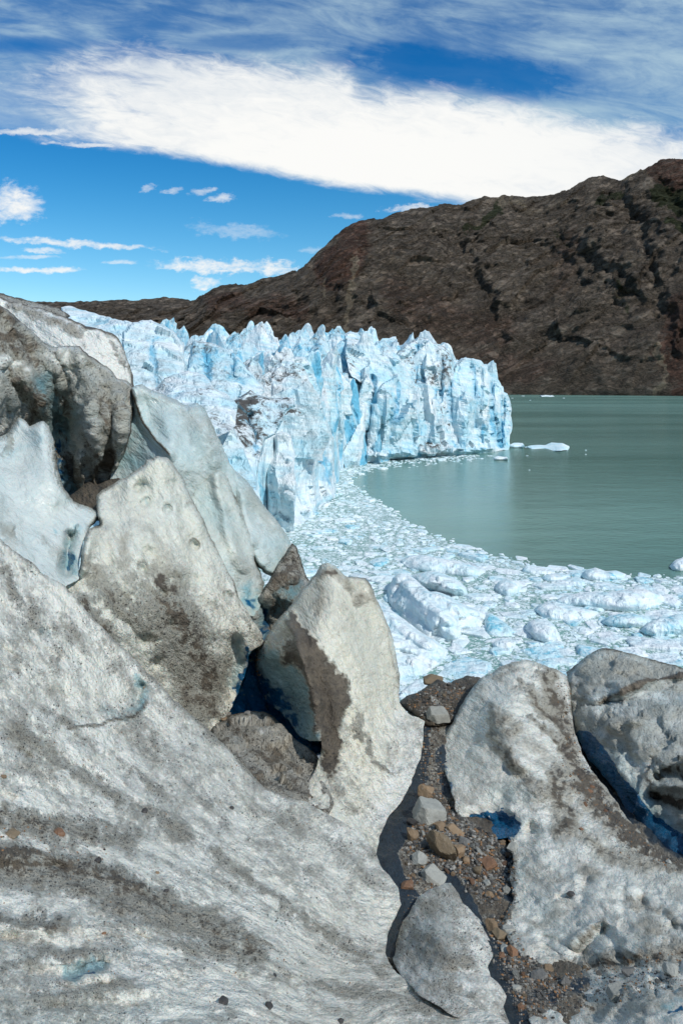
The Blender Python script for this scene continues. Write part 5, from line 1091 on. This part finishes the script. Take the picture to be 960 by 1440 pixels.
# all the smaller pieces in one mass
bv = [floe_mesh(1, rf, 24, rf.uniform(.25, .5)) for _ in range(12)]
VV = []; FF = []; off = 0
for i, (x, y, r) in enumerate(floes):
    if i in tset: continue
    P, f = bv[i % 12]; a = rf.uniform(0, 6.28); ca, sa = math.cos(a), math.sin(a)
    Q = P * np.array([r * rf.uniform(1, 1.3), r * rf.uniform(.8, 1.0), r * rf.uniform(.7, 1.3)])
    Q = np.stack([Q[:, 0] * ca - Q[:, 1] * sa + x, Q[:, 0] * sa + Q[:, 1] * ca + y, Q[:, 2] + .01], 1)
    VV.append(Q); FF.append(f + off); off += len(P)
o = link('brash_ice', np.concatenate(VV), np.concatenate(FF), BERG, False); o.color = (0, .1, 0, 1)
tag(o, 'countless small white ice pieces packed between the floes', 'brash ice', None, 'stuff')
# a few scattered bits on open water
for i, (px, py, w) in enumerate([(741, 641, 5), (744, 661, 4), (823, 633, 4), (823, 639, 3), (735, 557, 6), (720, 560, 4), (745, 563, 4), (792, 560, 4)]):
    D = wdepth(py); P, f = floe_mesh(2, rf, 30, .3); o = link('ice_floe', P, f, BERG, True); s = w / F * D / 2
    o.location = ((px - 480) / F * D, D, 0.0); o.scale = (s, s, s * 1.2); o.color = (0, 0, 0, 1)
    tag(o, 'speck of white ice adrift on the open lake', 'ice floe', 'specks of ice on the open lake')

# ------------------------------------------------------------------ stones
def stone_mat():
    m, g, b = new_mat('moraine_stone')
    oi = g.nodes.new('ShaderNodeObjectInfo'); oc = E(g, oi.outputs['Color'])
    tcn = g.nodes.new('ShaderNodeTexCoord'); ob = E(g, tcn.outputs['Object'])
    n = noise(g, ob, 2.5, 7, 0.7, .4); n2 = noise(g, ob, 14, 4, 0.7)
    c = mixc(g, n.ss(.35, .7) * 0.6, oc, mixc(g, 0.55, oc, (0.05, 0.045, 0.04)))
    c = mixc(g, n2.ss(.55, .75) * 0.35, c, (0.40, 0.38, 0.34))
    setin(g, b, 'Base Color', c); setin(g, b, 'Roughness', 0.75); bump(g, b, n * .06 + n2 * .02, 1.0, 1.0)
    return m
STONE = stone_mat()
def stone_mesh(n, rg, sx, sy, sz, p=60, rough=.05, planes=None):
    V, f = ico(n); pl = list(planes or [])
    if not pl:
        for i in range(rg.integers(9, 14)):
            v = rg.normal(size=3); pl.append((v / np.linalg.norm(v), rg.uniform(.55, .95)))
        for ax in range(3):
            for s in (-1, 1):
                v = np.zeros(3); v[ax] = s; v += rg.normal(size=3) * .18; pl.append((v, rg.uniform(.75, 1)))
    P = hull(V, pl, p); P = P + V * (fbm(P * 2.2 + rg.uniform(0, 60), 4, .6) * rough)[:, None]
    return P * np.array([sx, sy, sz]), f
def put(px, py, pieces):
    for pc in pieces:
        s = pc.sample(px, py)
        if s is not None: return s
    return None
CT = {'tan': (0.24, 0.165, 0.095), 'rust': (0.20, 0.105, 0.055), 'grey': (0.16, 0.16, 0.15), 'pale grey': (0.33, 0.335, 0.30), 'dark': (0.045, 0.043, 0.042), 'brown': (0.20, 0.15, 0.09)}
def stone(px, py, w, h, col, label, rot=0.0, group=None, seed=None, n=4, planes=None, pieces=(GU,), sink=.25, dz=.7, cat='stone'):
    s = put(px, py, pieces)
    if s is None: return None
    P0, N = s; D = P0[1]; rgs = np.random.default_rng(seed if seed is not None else int(px * 7 + py))
    if cat == 'stone' and n > 3: w *= 1.22; h *= 1.22
    sx = w / F * D / 2; sz = h / F * D / 2
    P, f = stone_mesh(n, rgs, sx, (sx + sz) / 2, sz * dz, planes=planes)
    o = link('stone' if cat == 'stone' else cat, P, f, STONE, False)
    o.location = (P0[0], P0[1], P0[2] + sz * dz * (1 - 2 * sink)); o.rotation_euler = (rgs.uniform(-.3, .3), rot, rgs.uniform(-.6, .6))
    c = np.array(CT[col]) * rgs.uniform(.85, 1.15); o.color = (*c, 1)
    tag(o, label, cat, group)
    return o
SLAB = [((0, 0, 1), .8), ((0, 0, -1), .8), ((1, .1, .1), .95), ((-1, .15, .2), .9), ((.15, -1, .25), .85), ((0, 1, 0), .9), ((-.8, -.8, 0), 1.0)]
big = [
 (605, 1152, 34, 34, 'pale grey', 'flat topped pale grey block, largest at the top of the stone pile', .25, SLAB), (622, 1199, 32, 40, 'brown', 'large brown wedge shaped stone in the middle of the stone pile', .5, None),
 (599, 1121, 20, 26, 'tan', 'tan pointed stone just above the flat topped grey block', .5, None), (592, 1136, 12, 12, 'rust', 'small rusty stone under the tan pointed one', 0, None),
 (609, 1133, 14, 14, 'pale grey', 'whitish angular stone between the tan stone and the grey block', .3, None), (590, 1215, 20, 22, 'pale grey', 'pale grey slab standing at the left edge of the stone pile', -.6, None),
 (609, 1238, 28, 18, 'pale grey', 'long light grey stone resting at the tip of the low ice island', .5, SLAB), (688, 1216, 22, 18, 'rust', 'bright rust orange stone at the right of the stone pile', 0, None),
 (655, 1166, 26, 11, 'rust', 'flat rusty slab beside the round melt hollow', -.05, SLAB), (620, 1165, 16, 13, 'tan', 'tan stone touching the lower corner of the grey block', .4, None),
 (581, 1179, 16, 20, 'tan', 'brownish tan stone at the far left of the stone pile', 0, None), (572, 1251, 18, 14, 'rust', 'reddish stone alone at the left channel', 0, None),
 (640, 1172, 22, 8, 'tan', 'thin tan splinter leaning toward the melt hollow', .5, SLAB), (670, 1225, 12, 15, 'brown', 'rounded brown stone left of the rust orange one', 0, None),
 (689, 1261, 11, 9, 'tan', 'small sandy cube like stone low in the stone pile', 0, None), (684, 1244, 9, 11, 'pale grey', 'small pale stone above the sandy cube like one', 0, None),
 (720, 1194, 15, 12, 'pale grey', 'grey stone at the right tip of the pile near the round hollow', 0, None), (651, 1186, 13, 12, 'grey', 'blue grey stone right of the large brown wedge', 0, None),
 (647, 1199, 13, 15, 'tan', 'orange tan stone between blue grey stones', 0, None), (638, 1199, 9, 9, 'pale grey', 'white small stone touching the large brown wedge', 0, None), (656, 1210, 12, 9, 'tan', 'yellowish flat stone below the orange tan one', 0, None),
 (692, 1306, 17, 20, 'tan', 'tan stone at the head of the lower stony channel', .3, None), (704, 1317, 16, 16, 'brown', 'olive brown stone beside the tan one in the lower channel', 0, None), (715, 1307, 15, 6, 'pale grey', 'thin pale stone above the olive brown one', 0, SLAB),
 (721, 1344, 19, 16, 'rust', 'orange stone in the middle of the lower channel', 0, None), (710, 1336, 13, 15, 'pale grey', 'whitish speckled stone next to the orange one in the lower channel', 0, None), (706, 1345, 9, 8, 'rust', 'little orange stone left of the speckled one', 0, None),
 (768, 1370, 15, 12, 'tan', 'tan stone on the right side of the lower channel', 0, None), (800, 1382, 8, 9, 'tan', 'small tan stone near the lower right snow tongue', 0, None), (728, 1391, 11, 9, 'pale grey', 'white stone in the dark wet channel at the bottom', 0, None),
 (782, 1411, 13, 11, 'rust', 'reddish brown stone among the snow patches at the bottom', 0, None), (732, 1422, 9, 8, 'rust', 'small red stone low in the wet channel', 0, None), (795, 1386, 14, 11, 'grey', 'grey stone beside the small tan one', 0, None),
 (756, 1376, 22, 9, 'grey', 'long grey stone lying across the lower channel', -.3, None), (614, 1013, 24, 16, 'pale grey', 'flat greenish grey slab lying at the head of the gully', .1, SLAB), (607, 960, 26, 14, 'brown', 'brown pointed rock on top of the dark moraine mound', .2, None),
 (944, 1369, 17, 22, 'pale grey', 'light speckled stone near the right edge at the bottom', .2, None), (882, 1368, 17, 14, 'grey', 'grey stone half sunk in dirty ice left of the light speckled one', 0, None), (868, 1396, 24, 14, 'pale grey', 'pale flat stone below the half sunk grey one', 0, SLAB),
]
for px, py, w, h, c, lab, rot, pl in big:
    stone(px, py, w, h, c, lab, rot, planes=pl, pieces=(IS, HM, MM, GU))
for px, py, w, lab in [(315, 1411, 13, 'left one of two black pebbles on the pale ice at the bottom'), (379, 1415, 13, 'right one of two black pebbles on the pale ice at the bottom'), (137, 1215, 12, 'black stone on the white patch above the brown band'), (233, 1254, 8, 'small black stone beside the oval white patch'),
                   (478, 1439, 10, 'black pebble on the bottom edge of the view'), (326, 1140, 7, 'dark stone in the upper end of the grey streak'), (203, 1144, 9, 'dark stone half way down the grey streak'), (385, 1376, 7, 'dark speck of stone under the white scar')]:
    stone(px, py, w, w * .85, 'dark', lab, 0, pieces=(SL,), n=3, cat='pebble')
for px, py, w, c, lab in [(82, 1174, 22, 'rust', 'rusty brown stone on the left slope'), (15, 1178, 26, 'brown', 'ochre stone at the left edge above the brown band'), (4, 1092, 12, 'tan', 'yellow tan stone at the left edge'), (222, 1227, 8, 'tan', 'small tan stone on the white streak'), (145, 1314, 6, 'rust', 'tiny rust stone at the head of the lower white band'),
                       (352, 990, 0, 'grey', '')]:
    if w: stone(px, py, w, w * .6, c, lab, .2, pieces=(SL,), n=3, sink=.4)
for px, py, w, h, c, lab in [(335, 998, 17, 12, 'pale grey', 'pale grey stone before the dark blue hollow'), (320, 1006, 12, 8, 'grey', 'flat grey stone left of the pale one at the hollow'), (316, 1012, 9, 8, 'tan', 'small tan stone left of the hollow'), (350, 1004, 10, 7, 'grey', 'small grey stone at the lip of the hollow'),
                         (860, 1130, 9, 7, 'rust', ''), (832, 1108, 8, 8, 'rust', 'reddish stone in the dirt band of the broad hump'), (830, 1116, 7, 6, 'rust', 'second reddish stone just below in the dirt band'), (818, 1169, 9, 5, 'rust', 'flat orange stone low on the dirt band'), (939, 1213, 9, 7, 'pale grey', 'small pale stone at the brink of the blue crevasse'), (803, 1259, 13, 9, 'dark', 'dark stone alone on the white ice of the broad hump')]:
    if lab: stone(px, py, w, h, c, lab, .1, pieces=(LU, HM), n=3)
# stones of the pile, one object each
zones = [('p', [(590, 1020), (612, 1018), (618, 1060), (625, 1100), (622, 1130), (600, 1135), (590, 1090)], 34, (3.5, 8), 'in the narrow upper gully'),
         ('p', [(592, 1125), (640, 1130), (660, 1160), (700, 1180), (722, 1200), (715, 1250), (700, 1275), (670, 1270), (640, 1230), (600, 1250), (570, 1240), (568, 1190), (585, 1150)], 120, (5, 19), 'in the main stone pile'),
         ('p', [(688, 1290), (720, 1290), (740, 1340), (770, 1370), (800, 1390), (780, 1420), (730, 1430), (710, 1380), (695, 1330)], 50, (4.5, 15), 'in the lower stony channel'),
         ('p', [(790, 1360), (960, 1340), (960, 1395), (850, 1410), (800, 1400)], 16, (4, 11), 'in the dirt band at the lower right'),
         ('p', [(568, 990), (600, 968), (640, 960), (655, 965), (640, 1005), (610, 1015)], 18, (3.5, 10), 'on the moraine mound'),
         ('p', [(778, 960), (796, 960), (812, 1060), (850, 1110), (900, 1180), (880, 1190), (800, 1110), (785, 1040)], 14, (3, 8), 'in the dirt band of the broad hump')]
rs = np.random.default_rng(77)
protos = {}
for zi, (kk, poly, cnt, (lo, hi), where) in enumerate(zones):
    poly = np.array(poly, float); done = 0; placed = []
    for t in range(cnt * 30):
        if done >= cnt: break
        px = rs.uniform(poly[:, 0].min(), poly[:, 0].max()); py = rs.uniform(poly[:, 1].min(), poly[:, 1].max())
        if not inside(np.array([px]), np.array([py]), poly)[0]: continue
        w = lo + (hi - lo) * rs.random() ** 1.7
        if any((px - a) ** 2 + (py - b) ** 2 < (.42 * (w + c)) ** 2 for a, b, c in placed): continue
        if any(abs(px - q[0]) < q[2] * .55 + w * .3 and abs(py - q[1]) < q[3] * .55 + w * .3 for q in big): continue
        s = put(px, py, (MM, HM, GU) if zi in (3, 4, 5) else (GU,))
        if s is None: continue
        placed.append((px, py, w)); done += 1
        cn = rs.choice(['tan', 'rust', 'grey', 'pale grey', 'dark', 'brown'], p=[.14, .10, .26, .18, .20, .12])
        v = int(rs.integers(0, 12)); 
        if v not in protos:
            P, f = stone_mesh(3, rs, 1, rs.uniform(.6, .9), rs.uniform(.4, .8)); o = link('stone', P, f, STONE, False); protos[v] = o
        else: o = protos[v].copy(); COL.objects.link(o)
        P0, N = s; r = w / F * P0[1] / 2
        o.scale = (r, r, r); o.location = (P0[0], P0[1], P0[2] + r * .3); o.rotation_euler = (rs.uniform(-.5, .5), rs.uniform(-.5, .5), rs.uniform(0, 6.28))
        o.color = (*(np.array(CT[cn]) * rs.uniform(.7, 1.25)), 1)
        sz = 'small' if w < (lo + hi) / 2 else 'larger'
        tag(o, f'{sz} {cn} angular stone {where}', 'stone', f'{sz} {cn} stones {where}')
# gravel: uncountable
gm, g, b = new_mat('gravel_grains'); 
ga = attr(g, 'tone'); gb = attr(g, 'warm')
c = mixc(g, ga, (0.030, 0.028, 0.026), (0.30, 0.29, 0.26)); c = mixc(g, gb.ss(.8, .82), c, (0.22, 0.12, 0.055)); setin(g, b, 'Base Color', c); setin(g, b, 'Roughness', .8)
V1, f1 = ico(1)
gp = [stone_mesh(1, rs, 1, .8, .6) for _ in range(10)]
VV = []; FF = []; TT = []; WW = []; off = 0
def scatter(poly, n, lo, hi, pieces):
    global off
    poly = np.array(poly, float); k = 0
    P2 = rs.uniform(size=(n * 3, 2)) * (poly.max(0) - poly.min(0)) + poly.min(0)
    P2 = P2[sdist(P2[:, 0], P2[:, 1], poly) + fbm(np.concatenate([P2 / 14, P2[:, :1] * 0], 1), 4, .6) * 12 > 0][:n]
    for px, py in P2:
        s = put(px, py, pieces)
        if s is None: continue
        w = lo + (hi - lo) * rs.random() ** 3; P0, N = s; r = w / F * P0[1] / 2
        P, f = gp[int(rs.integers(0, 10))]; a = rs.uniform(0, 6.28); ca, sa = math.cos(a), math.sin(a)
        Q = P * r; Q = np.stack([Q[:, 0] * ca - Q[:, 1] * sa, Q[:, 0] * sa + Q[:, 1] * ca, Q[:, 2]], 1)
        t = rs.uniform(-.6, .6); Q = np.stack([Q[:, 0], Q[:, 1] * math.cos(t) - Q[:, 2] * math.sin(t), Q[:, 1] * math.sin(t) + Q[:, 2] * math.cos(t)], 1)
        VV.append(Q + P0 + np.array([0, 0, r * .2])); FF.append(f + off); off += len(P)
        TT.append(np.full(len(P), rs.random() ** 1.6)); WW.append(np.full(len(P), rs.random()))
scatter(zones[0][1], 800, 1.5, 5, (GU,)); scatter(zones[1][1], 3600, 1.8, 8, (GU,)); scatter(zones[2][1], 1700, 1.8, 7, (GU,))
scatter(zones[3][1], 700, 1.6, 5, (HM, GU)); scatter(zones[4][1], 700, 1.5, 5, (MM,)); scatter(zones[5][1], 700, 1.4, 4.5, (HM,))
scatter([(690, 1340), (760, 1370), (860, 1370), (860, 1410), (800, 1430), (730, 1440)], 700, 1.6, 7, (GU,))
scatter([(716, 1180), (726, 1190), (730, 1260), (720, 1290), (740, 1345), (720, 1340), (700, 1300), (712, 1262)], 260, 1.4, 5, (HM,))
scatter([(560, 1180), (580, 1250), (560, 1300), (600, 1260)], 150, 1.6, 4, (GU,))
scatter([(850, 1150), (890, 1175), (960, 1215), (960, 1230), (860, 1200)], 260, 1.4, 4, (HM,))
scatter([(350, 925), (374, 900), (372, 960), (358, 965)], 90, 2, 7, (CF,))
scatter([(0, 1140), (60, 1150), (150, 1190), (150, 1215), (0, 1200)], 160, 1.6, 6, (SL,))
scatter([(0, 740), (300, 1030), (560, 1260), (600, 1400), (0, 1440)], 1100, 1.2, 3.6, (SL,))
o = link('gravel', np.concatenate(VV), np.concatenate(FF), gm, False, {'tone': np.concatenate(TT), 'warm': np.concatenate(WW)})
tag(o, 'fine gravel and grit lying in the gully and along the dirt bands', 'gravel', None, 'stuff')
